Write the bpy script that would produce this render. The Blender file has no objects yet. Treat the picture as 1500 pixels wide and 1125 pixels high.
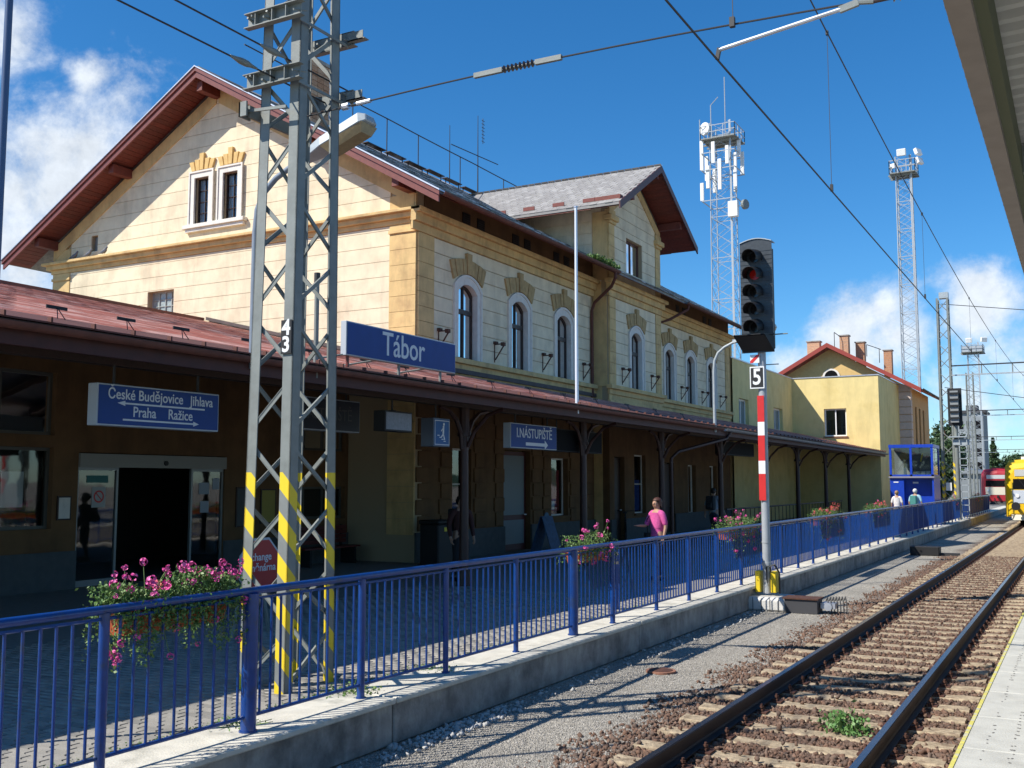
import bpy, bmesh, math, random
import numpy as np
from mathutils import Vector, Matrix
R_ = random.Random(7)
SC = bpy.context.scene
COL = SC.collection

# ------------------------------------------------------------------ camera
cam_d = bpy.data.cameras.new('camera'); cam = bpy.data.objects.new('camera', cam_d); COL.objects.link(cam)
SC.camera = cam
YAW, PIT = math.radians(28.928), math.radians(5.456)
cam.location = (0, 0, 2.2)
cam.rotation_euler = (math.pi/2 + PIT, 0, YAW)
cam_d.sensor_width = 36; cam_d.lens = 1513/1500*36
cam_d.clip_start = .05; cam_d.clip_end = 6000

# ------------------------------------------------------------------ sky, sun, exposure
SUN_DIR = Vector((.464, .534, -.707)).normalized()
w = bpy.data.worlds.new('World'); SC.world = w; w.use_nodes = True
nt = w.node_tree; N = nt.nodes; L = nt.links
N.clear()
wout = N.new('ShaderNodeOutputWorld'); bg = N.new('ShaderNodeBackground'); L.new(bg.outputs[0], wout.inputs[0])
bg.inputs[1].default_value = 0.070
sky = N.new('ShaderNodeTexSky'); sky.sky_type = 'NISHITA'; sky.sun_disc = False
sky.sun_elevation = math.radians(45); sky.sun_rotation = math.atan2(-.464, -.534)
sky.air_density = 1.0; sky.dust_density = .3; sky.ozone_density = 3.0; sky.altitude = 450
hs = N.new('ShaderNodeHueSaturation'); hs.inputs['Saturation'].default_value = 1.18; hs.inputs['Value'].default_value = 1.36
tint = N.new('ShaderNodeMix'); tint.data_type = 'RGBA'; tint.blend_type = 'MULTIPLY'; tint.inputs['Factor'].default_value = 1; tint.inputs['B'].default_value = (.84, 1.08, 1.26, 1)
L.new(sky.outputs[0], tint.inputs['A']); L.new(tint.outputs['Result'], hs.inputs['Color'])
tc = N.new('ShaderNodeTexCoord')
def pxdir(px, py):
    f = Vector((-math.sin(YAW)*math.cos(PIT), math.cos(YAW)*math.cos(PIT), math.sin(PIT)))
    r = Vector((math.cos(YAW), math.sin(YAW), 0)); u = r.cross(f)
    return (r*(px-750)+u*(562.5-py)+f*1513).normalized()
def mathn(op, a, b=None, clamp=False):
    n = N.new('ShaderNodeMath'); n.operation = op; n.use_clamp = clamp
    for i, v in enumerate((a, b)):
        if v is None: continue
        if isinstance(v, (int, float)): n.inputs[i].default_value = v
        else: L.new(v, n.inputs[i])
    return n.outputs[0]
# cloud banks: direction and angular radius (deg); fractal noise breaks up their outline
banks = [((105, 290), 7.6), ((-60, 220), 5), ((-10, 60), 3.6), ((125, 110), 1.5), ((50, 400), 4.5), ((-350, 400), 12), ((-900, 200), 14),
         ((1240, 508), 3.1), ((1165, 555), 2.7), ((1315, 493), 2.5), ((1440, 450), 2.5), ((1490, 565), 4.0), ((1420, 595), 3.8), ((1560, 650), 3), ((1850, 560), 7), ((2300, 300), 15)]
acc = None
for (p, rad) in banks:
    d = N.new('ShaderNodeVectorMath'); d.operation = 'DOT_PRODUCT'; d.inputs[1].default_value = pxdir(*p)
    L.new(tc.outputs['Generated'], d.inputs[0])
    a = mathn('ARCCOSINE', d.outputs['Value'])
    v = mathn('SUBTRACT', 1.0, mathn('DIVIDE', a, math.radians(rad)))
    acc = v if acc is None else mathn('MAXIMUM', acc, v)
acc = mathn('MAXIMUM', acc, -0.75)
nz = N.new('ShaderNodeTexNoise'); nz.inputs['Scale'].default_value = 9; nz.inputs['Detail'].default_value = 12; nz.inputs['Roughness'].default_value = .62; nz.inputs['Distortion'].default_value = .25
L.new(tc.outputs['Generated'], nz.inputs['Vector'])
nz2 = N.new('ShaderNodeTexNoise'); nz2.inputs['Scale'].default_value = 30; nz2.inputs['Detail'].default_value = 8; nz2.inputs['Roughness'].default_value = .65
L.new(tc.outputs['Generated'], nz2.inputs['Vector'])
dens = mathn('ADD', mathn('MULTIPLY', acc, .62), mathn('MULTIPLY', mathn('SUBTRACT', nz.outputs[0], .5), 1.9))
dens = mathn('ADD', dens, mathn('MULTIPLY', mathn('SUBTRACT', nz2.outputs[0], .5), .5))
mr = N.new('ShaderNodeMapRange'); mr.interpolation_type = 'SMOOTHSTEP'; mr.inputs[1].default_value = .02; mr.inputs[2].default_value = .62
L.new(dens, mr.inputs[0])
shade = N.new('ShaderNodeMapRange'); shade.inputs[1].default_value = .3; shade.inputs[2].default_value = .7; shade.inputs[3].default_value = 8.5; shade.inputs[4].default_value = 11.5
L.new(nz2.outputs[0], shade.inputs[0])
cc = N.new('ShaderNodeVectorMath'); cc.operation = 'SCALE'; cc.inputs[0].default_value = (.93, 1.0, 1.08); L.new(shade.outputs[0], cc.inputs['Scale'])
mx = N.new('ShaderNodeMix'); mx.data_type = 'RGBA'
L.new(mathn('MULTIPLY', mr.outputs[0], .95), mx.inputs['Factor']); L.new(hs.outputs[0], mx.inputs['A']); L.new(cc.outputs[0], mx.inputs['B'])
L.new(mx.outputs['Result'], bg.inputs[0])

sd = bpy.data.lights.new('sun', 'SUN'); sun = bpy.data.objects.new('sun', sd); COL.objects.link(sun)
sd.energy = 5.0; sd.angle = math.radians(.5); sd.color = (1, .95, .86)
sun.rotation_euler = SUN_DIR.to_track_quat('-Z', 'Y').to_euler(); sun.location = (-20, -20, 40)
vs = SC.view_settings; vs.view_transform = 'Standard'; vs.look = 'None'; vs.gamma = 1; vs.use_curve_mapping = False
vs.exposure = .38

# ------------------------------------------------------------------ materials
MATS = {}
def mat(name, col, rough=.7, metal=0, var=.0, vscale=3.0, bump=0, bscale=40, col2=None, island=None, spec=None, mask=(.45, .6), coat=0, streak=0):
    """plain procedural material: colour + noise wear (col2 through a mask) + fine bump"""
    if name in MATS: return MATS[name]
    m = bpy.data.materials.new(name); m.use_nodes = True; MATS[name] = m
    t = m.node_tree; b = t.nodes['Principled BSDF']; nn, ln = t.nodes.new, t.links.new
    b.inputs['Roughness'].default_value = rough; b.inputs['Metallic'].default_value = metal
    if spec is not None: b.inputs['Specular IOR Level'].default_value = spec
    if coat: b.inputs['Coat Weight'].default_value = coat; b.inputs['Coat Roughness'].default_value = .08
    geo = nn('ShaderNodeNewGeometry'); pos = geo.outputs['Position']
    c = nn('ShaderNodeRGB'); c.outputs[0].default_value = (*col, 1); cur = c.outputs[0]
    if col2 is not None:
        n = nn('ShaderNodeTexNoise'); n.inputs['Scale'].default_value = vscale; n.inputs['Detail'].default_value = 9; n.inputs['Roughness'].default_value = .65
        ln(pos, n.inputs['Vector'])
        r = nn('ShaderNodeMapRange'); r.inputs[1].default_value = mask[0]; r.inputs[2].default_value = mask[1]; ln(n.outputs[0], r.inputs[0])
        x = nn('ShaderNodeMix'); x.data_type = 'RGBA'; ln(r.outputs[0], x.inputs['Factor']); ln(cur, x.inputs['A']); x.inputs['B'].default_value = (*col2, 1)
        cur = x.outputs['Result']
    if island is not None:
        x = nn('ShaderNodeMix'); x.data_type = 'RGBA'
        pw = nn('ShaderNodeMath'); pw.operation = 'POWER'; pw.inputs[1].default_value = 2.2
        oi = nn('ShaderNodeObjectInfo'); ad = nn('ShaderNodeMath'); ad.operation = 'ADD'; fr = nn('ShaderNodeMath'); fr.operation = 'FRACT'
        ln(geo.outputs['Random Per Island'], ad.inputs[0]); ln(oi.outputs['Random'], ad.inputs[1]); ln(ad.outputs[0], fr.inputs[0]); ln(fr.outputs[0], pw.inputs[0])
        ln(pw.outputs[0], x.inputs['Factor']); ln(cur, x.inputs['A']); x.inputs['B'].default_value = (*island, 1); cur = x.outputs['Result']
    if var:
        n = nn('ShaderNodeTexNoise'); n.inputs['Scale'].default_value = vscale*2.3; n.inputs['Detail'].default_value = 6; ln(pos, n.inputs['Vector'])
        r = nn('ShaderNodeMapRange'); r.inputs[1].default_value = .3; r.inputs[2].default_value = .7; r.inputs[3].default_value = 1-var; r.inputs[4].default_value = 1+var; ln(n.outputs[0], r.inputs[0])
        h = nn('ShaderNodeHueSaturation'); ln(r.outputs[0], h.inputs['Value']); ln(cur, h.inputs['Color']); cur = h.outputs[0]
    if streak:
        mp = nn('ShaderNodeMapping'); mp.inputs['Scale'].default_value = (1.7, 1.7, .30); ln(pos, mp.inputs[0])
        n = nn('ShaderNodeTexNoise'); n.inputs['Scale'].default_value = 1; n.inputs['Distortion'].default_value = .5; n.inputs['Detail'].default_value = 8; n.inputs['Roughness'].default_value = .7; ln(mp.outputs[0], n.inputs['Vector'])
        r = nn('ShaderNodeMapRange'); r.inputs[1].default_value = .48; r.inputs[2].default_value = .72; r.inputs[3].default_value = 1; r.inputs[4].default_value = 1-streak; ln(n.outputs[0], r.inputs[0])
        h = nn('ShaderNodeHueSaturation'); ln(r.outputs[0], h.inputs['Value']); ln(cur, h.inputs['Color']); cur = h.outputs[0]
    ln(cur, b.inputs['Base Color'])
    if bump:
        n = nn('ShaderNodeTexNoise'); n.inputs['Scale'].default_value = bscale; n.inputs['Detail'].default_value = 5; ln(pos, n.inputs['Vector'])
        bp = nn('ShaderNodeBump'); bp.inputs['Strength'].default_value = bump; bp.inputs['Distance'].default_value = .02; ln(n.outputs[0], bp.inputs['Height']); ln(bp.outputs[0], b.inputs['Normal'])
    return m
def glass_mat():
    m = bpy.data.materials.new('window_glass'); m.use_nodes = True; MATS['glass'] = m
    t = m.node_tree; t.nodes.clear(); nn, ln = t.nodes.new, t.links.new
    o = nn('ShaderNodeOutputMaterial'); g = nn('ShaderNodeBsdfGlossy'); g.inputs['Roughness'].default_value = .03
    tr = nn('ShaderNodeBsdfTransparent'); tr.inputs[0].default_value = (.86, .90, .90, 1)
    f = nn('ShaderNodeFresnel'); f.inputs[0].default_value = 1.9
    mxs = nn('ShaderNodeMixShader'); ln(f.outputs[0], mxs.inputs[0]); ln(tr.outputs[0], mxs.inputs[1]); ln(g.outputs[0], mxs.inputs[2])
    n = nn('ShaderNodeTexNoise'); n.inputs['Scale'].default_value = 1.5; bp = nn('ShaderNodeBump'); bp.inputs['Strength'].default_value = .05; bp.inputs['Distance'].default_value = .05
    ge = nn('ShaderNodeNewGeometry'); ln(ge.outputs['Position'], n.inputs['Vector']); ln(n.outputs[0], bp.inputs['Height']); ln(bp.outputs[0], g.inputs['Normal'])
    ln(mxs.outputs[0], o.inputs[0]); return m
GLASS = glass_mat()
STUCCO = mat('cream_stucco', (.80, .68, .48), .9, var=.08, vscale=1.1, bump=.3, bscale=60, col2=(.66, .53, .36), mask=(.5, .75), streak=.22)
STUCCO_J = mat('stucco_joint', (.42, .32, .2), .95)
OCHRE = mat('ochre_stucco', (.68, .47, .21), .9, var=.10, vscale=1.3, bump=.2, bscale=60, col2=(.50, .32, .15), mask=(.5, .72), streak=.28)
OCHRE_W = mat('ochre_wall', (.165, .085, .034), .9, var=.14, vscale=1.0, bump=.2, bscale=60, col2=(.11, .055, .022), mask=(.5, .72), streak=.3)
YELLOW_B = mat('yellow_render', (.76, .61, .27), .9, var=.06, vscale=.7, bump=.12, bscale=50, col2=(.62, .47, .17), mask=(.5, .8), streak=.15)
BROWN_B = mat('brown_render', (.56, .33, .14), .9, var=.08, vscale=.9, bump=.15)
WHITE_T = mat('white_trim', (.72, .67, .60), .8, var=.06, vscale=3, bump=.12, col2=(.5, .46, .4), mask=(.58, .8))
PLINTH = mat('grey_plinth', (.09, .095, .095), .9, var=.12, vscale=2.5, bump=.3, bscale=50)
DKWOOD = mat('dark_brown_wood', (.035, .015, .010), .5, var=.15, vscale=8)
REDWOOD = mat('red_brown_boards', (.165, .035, .022), .6, var=.18, vscale=5, bump=.15, bscale=25, island=(.12, .03, .02))
REDPAINT = mat('red_brown_metal', (.17, .04, .028), .45, var=.15, vscale=4)
REDTILE = mat('red_roof_tile', (.46, .13, .085), .8, var=.14, vscale=2, bump=.2, bscale=30, island=(.70, .40, .33), col2=(.36, .11, .075), mask=(.5, .7))
GUTTER_SHADE = mat('brown_gutter_eave_shade', (.12, .042, .03), .75, var=.2, vscale=3, bump=.1)  # brown of gutters, pipes and clips; also colours the painted eave shadow
SLATE = mat('grey_roof_slate', (.265, .25, .24), .75, var=.10, vscale=3, bump=.2, island=(.36, .345, .33), col2=(.30, .29, .24), mask=(.55, .8))
SLATE_D = mat('dark_old_slate', (.10, .095, .09), .8, var=.2, vscale=4, bump=.3, island=(.6, .6, .62), col2=(.22, .22, .13), mask=(.5, .7))
FLASH = mat('pale_metal_flashing', (.55, .57, .62), .4, .6, var=.1)
BRICK = mat('chimney_brick', (.42, .21, .11), .9, var=.18, vscale=6, bump=.3, island=(.55, .35, .22))
GALV = mat('grey_mast_paint', (.20, .215, .20), .55, var=.12, vscale=3, bump=.08, col2=(.17, .17, .15), mask=(.55, .75))
WHITEST = mat('pale_tower_steel', (.36, .39, .42), .5, .1, var=.06)
LAMPG = mat('pale_lamp_paint', (.36, .40, .42), .5, .1, var=.1, vscale=5)
LAMPLENS = mat('yellowed_lamp_cover', (.28, .22, .12), .35, var=.15, vscale=8)
CABLE = mat('dark_cable', (.03, .03, .032), .6)
INSUL = mat('brown_insulator', (.05, .035, .03), .3)
BLUEP = mat('blue_fence_paint', (.002, .042, .215), .34, var=.15, vscale=6, bump=.05, bscale=70, col2=(.02, .045, .13), mask=(.54, .68), coat=.3)
BLUESIGN = mat('blue_sign_face', (.002, .040, .21), .6, var=.05)
BLUESIGN2 = mat('pale_blue_sign', (.025, .11, .28), .6, var=.05)
WHITEP = mat('white_paint', (.78, .78, .76), .5, var=.04)
SILVERL = mat('sign_lettering', (.62, .64, .66), .5)
BLACK = mat('black_paint', (.010, .010, .011), .6, var=.1)
BLACKSH = mat('dark_screen', (.005, .005, .006), .7, spec=.1)
DARKIN = mat('dark_interior', (.02, .017, .015), .9)
CURTAIN = mat('pale_curtain', (.58, .62, .70), .9, var=.12, vscale=9)
REDP = mat('signal_red', (.60, .022, .02), .45, var=.06)
YELP = mat('warning_yellow', (.78, .56, .02), .5, var=.1, vscale=5, col2=(.5, .36, .03), mask=(.58, .75))
CONC = mat('concrete', (.36, .345, .31), .92, var=.18, vscale=2.2, bump=.5, bscale=30, col2=(.19, .18, .165), mask=(.46, .66), streak=.4)
CONCTOP = mat('kerb_concrete', (.60, .57, .49), .92, var=.12, vscale=2.5, bump=.35, bscale=60, col2=(.34, .33, .28), mask=(.52, .7))
PAVER = mat('grey_paver', (.31, .29, .255), .92, var=.1, vscale=4, bump=.3, bscale=90, island=(.21, .20, .18))
SLAB = mat('platform_slab', (.50, .49, .44), .9, var=.07, vscale=3, bump=.2, bscale=80, col2=(.40, .39, .35), mask=(.5, .75))
RUST = mat('rusty_steel', (.085, .035, .022), .8, var=.25, vscale=9, bump=.3, bscale=60)
RAILTOP = mat('worn_rail_head', (.10, .11, .15), .22, .9, var=.15, vscale=6)
RAILSIDE = mat('dark_rail_web', (.022, .016, .018), .6, .2, var=.2, vscale=5)
SLEEPER = mat('weathered_sleeper', (.38, .30, .20), .9, var=.3, vscale=7, bump=.7, bscale=35, col2=(.20, .14, .09), mask=(.5, .68))
BALLAST = mat('rusty_ballast', (.17, .095, .062), .9, var=.3, vscale=6, island=(.10, .07, .055), col2=(.21, .16, .125), mask=(.5, .64))
GRIT = mat('grey_grit', (.27, .25, .22), .95, var=.2, vscale=8, island=(.45, .42, .38), bump=.2)
TERRA = mat('terracotta_plastic', (.42, .09, .025), .6, var=.1, vscale=6)
LEAF = mat('geranium_leaf', (.075, .16, .03), .55, var=.3, vscale=12, island=(.17, .25, .07))
LEAFD = mat('dark_tree_leaf', (.03, .065, .02), .6, var=.3, vscale=2, island=(.06, .10, .03))
PINKF = mat('pink_petal', (.68, .06, .30), .6, var=.2, vscale=20, island=(.8, .2, .45))
REDF = mat('red_petal', (.65, .05, .06), .6, var=.2, vscale=20, island=(.75, .22, .2))
SKIN = mat('skin', (.42, .24, .16), .6)
HOODST = mat('brown_hood_stone', (.46, .32, .15), .9, var=.15, bump=.2, streak=.3)
def ground_mat():
    m = bpy.data.materials.new('gravel_ground'); m.use_nodes = True
    t = m.node_tree; b = t.nodes['Principled BSDF']; nn, ln = t.nodes.new, t.links.new; b.inputs['Roughness'].default_value = .95
    g = nn('ShaderNodeNewGeometry'); v = nn('ShaderNodeTexVoronoi'); v.inputs['Scale'].default_value = 55; ln(g.outputs['Position'], v.inputs['Vector'])
    r = nn('ShaderNodeValToRGB'); r.color_ramp.elements[0].color = (.15, .14, .12, 1); r.color_ramp.elements[1].color = (.50, .46, .39, 1)
    hsn = nn('ShaderNodeSeparateColor'); ln(v.outputs['Color'], hsn.inputs[0]); ln(hsn.outputs[0], r.inputs[0])
    n = nn('ShaderNodeTexNoise'); n.inputs['Scale'].default_value = .9; n.inputs['Detail'].default_value = 8; n.inputs['Roughness'].default_value = .7; ln(g.outputs['Position'], n.inputs['Vector'])
    # rust dust lies on the ballast within about 1.6 m of the track centre line (real stain of brake dust)
    sx = nn('ShaderNodeSeparateXYZ'); ln(g.outputs['Position'], sx.inputs[0])
    a = nn('ShaderNodeMath'); a.operation = 'ADD'; a.inputs[1].default_value = 2.43; ln(sx.outputs[0], a.inputs[0])
    ab = nn('ShaderNodeMath'); ab.operation = 'ABSOLUTE'; ln(a.outputs[0], ab.inputs[0])
    ad = nn('ShaderNodeMath'); ad.operation = 'MULTIPLY_ADD'; ad.inputs[1].default_value = 1.1; ln(n.outputs[0], ad.inputs[0]); ln(ab.outputs[0], ad.inputs[2])
    mp = nn('ShaderNodeMapRange'); mp.inputs[1].default_value = 1.75; mp.inputs[2].default_value = 2.25; mp.inputs[3].default_value = 1; mp.inputs[4].default_value = 0; ln(ad.outputs[0], mp.inputs[0])
    r2 = nn('ShaderNodeValToRGB'); r2.color_ramp.elements[0].color = (.06, .032, .022, 1); r2.color_ramp.elements[1].color = (.20, .125, .085, 1); ln(hsn.outputs[1], r2.inputs[0])
    x = nn('ShaderNodeMix'); x.data_type = 'RGBA'; ln(mp.outputs[0], x.inputs['Factor']); ln(r.outputs[0], x.inputs['A']); ln(r2.outputs[0], x.inputs['B'])
    mo = nn('ShaderNodeMapRange'); mo.inputs[1].default_value = .3; mo.inputs[2].default_value = .7; mo.inputs[3].default_value = .75; mo.inputs[4].default_value = 1.2; ln(n.outputs[0], mo.inputs[0])
    h = nn('ShaderNodeHueSaturation'); ln(mo.outputs[0], h.inputs['Value']); ln(x.outputs['Result'], h.inputs['Color']); ln(h.outputs[0], b.inputs['Base Color'])
    bp = nn('ShaderNodeBump'); bp.inputs['Strength'].default_value = .9; bp.inputs['Distance'].default_value = .015; ln(v.outputs['Distance'], bp.inputs['Height']); ln(bp.outputs[0], b.inputs['Normal'])
    return m
GRAVEL = ground_mat()
def stripe_mat():
    """grey mast paint carrying a painted yellow band pattern (slanted by x+y against z)"""
    m = mat('hazard_striped_leg', (.20, .21, .20), .55, var=.1)
    t = m.node_tree; nn, ln = t.nodes.new, t.links.new; b = t.nodes['Principled BSDF']
    g = nn('ShaderNodeNewGeometry'); s = nn('ShaderNodeSeparateXYZ'); ln(g.outputs['Position'], s.inputs[0])
    def M(op, a, c):
        n = nn('ShaderNodeMath'); n.operation = op
        for i, v in enumerate((a, c)):
            if isinstance(v, (int, float)): n.inputs[i].default_value = v
            else: ln(v, n.inputs[i])
        return n.outputs[0]
    q = M('ADD', M('ADD', s.outputs[0], s.outputs[1]), s.outputs[2])
    f = M('GREATER_THAN', M('FRACT', M('DIVIDE', q, .40), 0), .52)
    old = b.inputs['Base Color'].links[0].from_socket
    x = nn('ShaderNodeMix'); x.data_type = 'RGBA'; ln(f, x.inputs['Factor']); ln(old, x.inputs['A']); x.inputs['B'].default_value = (.80, .58, .02, 1)
    ln(x.outputs['Result'], b.inputs['Base Color']); return m
STRIPE = stripe_mat()

# ------------------------------------------------------------------ object helpers
WL = {}
def link(o, parent=None, wl=(0, 0, 0)):
    COL.objects.link(o); wl = Vector(wl)
    if parent is not None:
        o.parent = parent; o.location = wl - WL[parent]
    else: o.location = wl
    WL[o] = wl; return o
def tag(o, label=None, cat=None, group=None, kind=None):
    if label: o['label'] = label
    if cat: o['category'] = cat
    if group: o['group'] = group
    if kind: o['kind'] = kind
    return o
def thing(name, label, cat, loc=(0, 0, 0), group=None, rz=0):
    o = bpy.data.objects.new(name, None); o.empty_display_size = .2; link(o, None, loc); o.rotation_euler.z = rz
    return tag(o, label, cat, group)
class B:
    def __init__(s): s.v = []; s.f = []; s.m = []
    def add(s, vs, fs, mi=0):
        n = len(s.v); s.v += [tuple(p) for p in vs]; s.f += [tuple(i+n for i in f) for f in fs]; s.m += [mi]*len(fs); return s
    def box(s, a, b, mi=0):
        x0, y0, z0 = (min(a[i], b[i]) for i in range(3)); x1, y1, z1 = (max(a[i], b[i]) for i in range(3))
        return s.add([(x0,y0,z0),(x1,y0,z0),(x1,y1,z0),(x0,y1,z0),(x0,y0,z1),(x1,y0,z1),(x1,y1,z1),(x0,y1,z1)],
                     [(0,3,2,1),(4,5,6,7),(0,1,5,4),(1,2,6,5),(2,3,7,6),(3,0,4,7)], mi)
    def cbox(s, c, d, mi=0): return s.box([c[i]-d[i]/2 for i in range(3)], [c[i]+d[i]/2 for i in range(3)], mi)
    def tube(s, p, q, r, n=8, mi=0, r2=None, caps=True):
        p, q = Vector(p), Vector(q); d = (q-p).normalized(); u = d.orthogonal().normalized(); v = d.cross(u); r2 = r if r2 is None else r2
        vs = [p+(u*math.cos(a)+v*math.sin(a))*r for a in (2*math.pi*i/n for i in range(n))] + [q+(u*math.cos(a)+v*math.sin(a))*r2 for a in (2*math.pi*i/n for i in range(n))]
        fs = [(i, (i+1) % n, n+(i+1) % n, n+i) for i in range(n)]
        if caps: fs += [tuple(reversed(range(n))), tuple(range(n, 2*n))]
        return s.add(vs, fs, mi)
    def path(s, pts, r, n=8, mi=0):
        pts = [Vector(p) for p in pts]; vs = []; fs = []; u = None
        for i, p in enumerate(pts):
            d = (pts[min(i+1, len(pts)-1)]-pts[max(i-1, 0)]).normalized()
            u = d.orthogonal().normalized() if u is None else (u-d*u.dot(d)).normalized(); v = d.cross(u)
            rr = r[i] if isinstance(r, (list, tuple)) else r
            vs += [p+(u*math.cos(a)+v*math.sin(a))*rr for a in (2*math.pi*k/n for k in range(n))]
        for i in range(len(pts)-1):
            fs += [(i*n+k, i*n+(k+1) % n, (i+1)*n+(k+1) % n, (i+1)*n+k) for k in range(n)]
        fs += [tuple(reversed(range(n))), tuple(range((len(pts)-1)*n, len(pts)*n))]
        return s.add(vs, fs, mi)
    def bar(s, p, q, w, h, up=(0, 0, 1), mi=0):
        p, q = Vector(p), Vector(q); d = (q-p).normalized(); side = d.cross(Vector(up)).normalized(); u = side.cross(d)
        vs = [e+side*a*w/2+u*b*h/2 for e in (p, q) for a, b in ((-1,-1),(1,-1),(1,1),(-1,1))]
        return s.add(vs, [(0,1,2,3),(7,6,5,4),(0,4,5,1),(1,5,6,2),(2,6,7,3),(3,7,4,0)], mi)
    def prism(s, pts, d, mi=0):
        """pts: planar 3-D loop, extruded by vector d"""
        n = len(pts); d = Vector(d); vs = [Vector(p) for p in pts]; vs += [p+d for p in vs]
        return s.add(vs, [tuple(reversed(range(n))), tuple(range(n, 2*n))] + [(i, (i+1) % n, n+(i+1) % n, n+i) for i in range(n)], mi)
    def ring(s, outer, inner, d, mi=0):
        """frame between two loops of the same length (open at the ends when open=True)"""
        n = len(outer); d = Vector(d); vs = [Vector(p) for p in list(outer)+list(inner)]; vs += [p+d for p in vs]
        fs = []
        for i in range(n):
            j = (i+1) % n
            fs += [(i, j, n+j, n+i), (2*n+j, 2*n+i, 3*n+i, 3*n+j), (j, i, 2*n+i, 2*n+j), (n+i, n+j, 3*n+j, 3*n+i)]
        return s.add(vs, fs, mi)
    def disc(s, c, r, axis, h, n=20, mi=0): return s.tube(c, Vector(c)+Vector(axis).normalized()*h, r, n, mi)
    def build(s, name, mats, parent=None, loc=None, smooth=False, bevel=0, fixn=True):
        wl = Vector(loc) if loc is not None else (WL[parent] if parent is not None else Vector((0, 0, 0)))
        me = bpy.data.meshes.new(name); me.from_pydata([tuple(Vector(v)-wl) for v in s.v], [], s.f)
        if not isinstance(mats, (list, tuple)): mats = [mats]
        for m in mats: me.materials.append(m)
        if len(mats) > 1: me.polygons.foreach_set('material_index', s.m)
        if fixn or bevel:
            bm = bmesh.new(); bm.from_mesh(me)
            if bevel:
                bmesh.ops.remove_doubles(bm, verts=bm.verts, dist=1e-6)
                bmesh.ops.bevel(bm, geom=[e for e in bm.edges if len(e.link_faces) == 2 and e.calc_face_angle(0) > .6], offset=bevel, segments=1, affect='EDGES', clamp_overlap=True)
            bmesh.ops.recalc_face_normals(bm, faces=bm.faces); bm.to_mesh(me); bm.free()
        if smooth: me.polygons.foreach_set('use_smooth', [True]*len(me.polygons)); me.set_sharp_from_angle(angle=math.radians(40))
        o = bpy.data.objects.new(name, me); return link(o, parent, wl)
def copy_tree(o, parent=None, loc=None, rz=None, label=None, group=None):
    c = o.copy(); COL.objects.link(c); c.parent = parent
    if loc is not None: c.location = Vector(loc)-(WL[parent] if parent is not None else Vector((0, 0, 0))); WL[c] = Vector(loc)
    else: WL[c] = WL.get(o, Vector())
    if rz is not None: c.rotation_euler.z = rz
    if label: c['label'] = label
    if group: c['group'] = group
    for ch in list(o.children): copy_tree(ch, c)
    return c
def inst(o, parent, wl, rz=None):
    """a copy of one childless part that shares its mesh"""
    c = o.copy(); COL.objects.link(c); c.parent = parent; c.location = Vector(wl)-WL[parent]; WL[c] = Vector(wl)
    if rz is not None: c.rotation_euler = rz
    return c
def bigmesh(name, V, F, mats, parent=None, mi=None, kind=None):
    """V (n,3), F (m,k) numpy -> mesh object at the parent's origin"""
    me = bpy.data.meshes.new(name); k = F.shape[1]
    wl = WL[parent] if parent is not None else Vector((0, 0, 0))
    me.vertices.add(len(V)); me.vertices.foreach_set('co', (V-np.array(wl)).astype(np.float32).ravel())
    me.loops.add(F.size); me.loops.foreach_set('vertex_index', F.astype(np.int32).ravel())
    me.polygons.add(len(F)); me.polygons.foreach_set('loop_start', np.arange(0, F.size, k, dtype=np.int32))
    for m in (mats if isinstance(mats, (list, tuple)) else [mats]): me.materials.append(m)
    if mi is not None: me.polygons.foreach_set('material_index', mi.astype(np.int32))
    me.update(calc_edges=True); me.validate()
    o = bpy.data.objects.new(name, me); link(o, parent, wl)
    if kind: o['kind'] = kind
    return o
def text_geo(txt, size, depth=.006, off=0.0, spacing=1.0):
    """flat lettering -> (verts, faces) in local x right, y up, z out; centred"""
    cu = bpy.data.curves.new('t', 'FONT'); cu.body = txt; cu.size = size; cu.extrude = depth/2; cu.offset = off; cu.space_character = spacing
    cu.align_x = 'CENTER'; cu.align_y = 'CENTER'; cu.resolution_u = 3
    o = bpy.data.objects.new('t', cu); COL.objects.link(o); dg = bpy.context.evaluated_depsgraph_get(); dg.update()
    me = bpy.data.meshes.new_from_object(o.evaluated_get(dg)); vs = [v.co.copy() for v in me.vertices]; fs = [tuple(p.vertices) for p in me.polygons]
    bpy.data.objects.remove(o); bpy.data.curves.remove(cu); bpy.data.meshes.remove(me); return vs, fs
def letters(name, txt, size, c, facing, m, parent, off=0.0, depth=.006, sx=1.0, spacing=1.0):
    vs, fs = text_geo(txt, size, depth, off, spacing); c = Vector(c)
    if facing == '+x': tr = lambda p: c+Vector((p.z, p.x*sx, p.y))
    elif facing == '-x': tr = lambda p: c+Vector((-p.z, -p.x*sx, p.y))
    else: tr = lambda p: c+Vector((p.x*sx, -p.z, p.y))      # -y
    b = B(); b.add([tr(p) for p in vs], fs); return b.build(name, m, parent)

# ================================================================== ground, platforms, kerb wall
b = B(); b.add([(-1500,-400,-.20),(1500,-400,-.20),(1500,3000,-.20),(-1500,3000,-.20)], [(0,1,2,3)])
tag(b.build('ground', GRAVEL), kind='structure')
# building-side platform slab (surface 0.215; pavers stand on it)
PZ = .215
b = B(); b.box((-40, -6, -.19), (-6.25, 200, PZ))
plat = tag(b.build('station_platform', PAVER), kind='structure')
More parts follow.
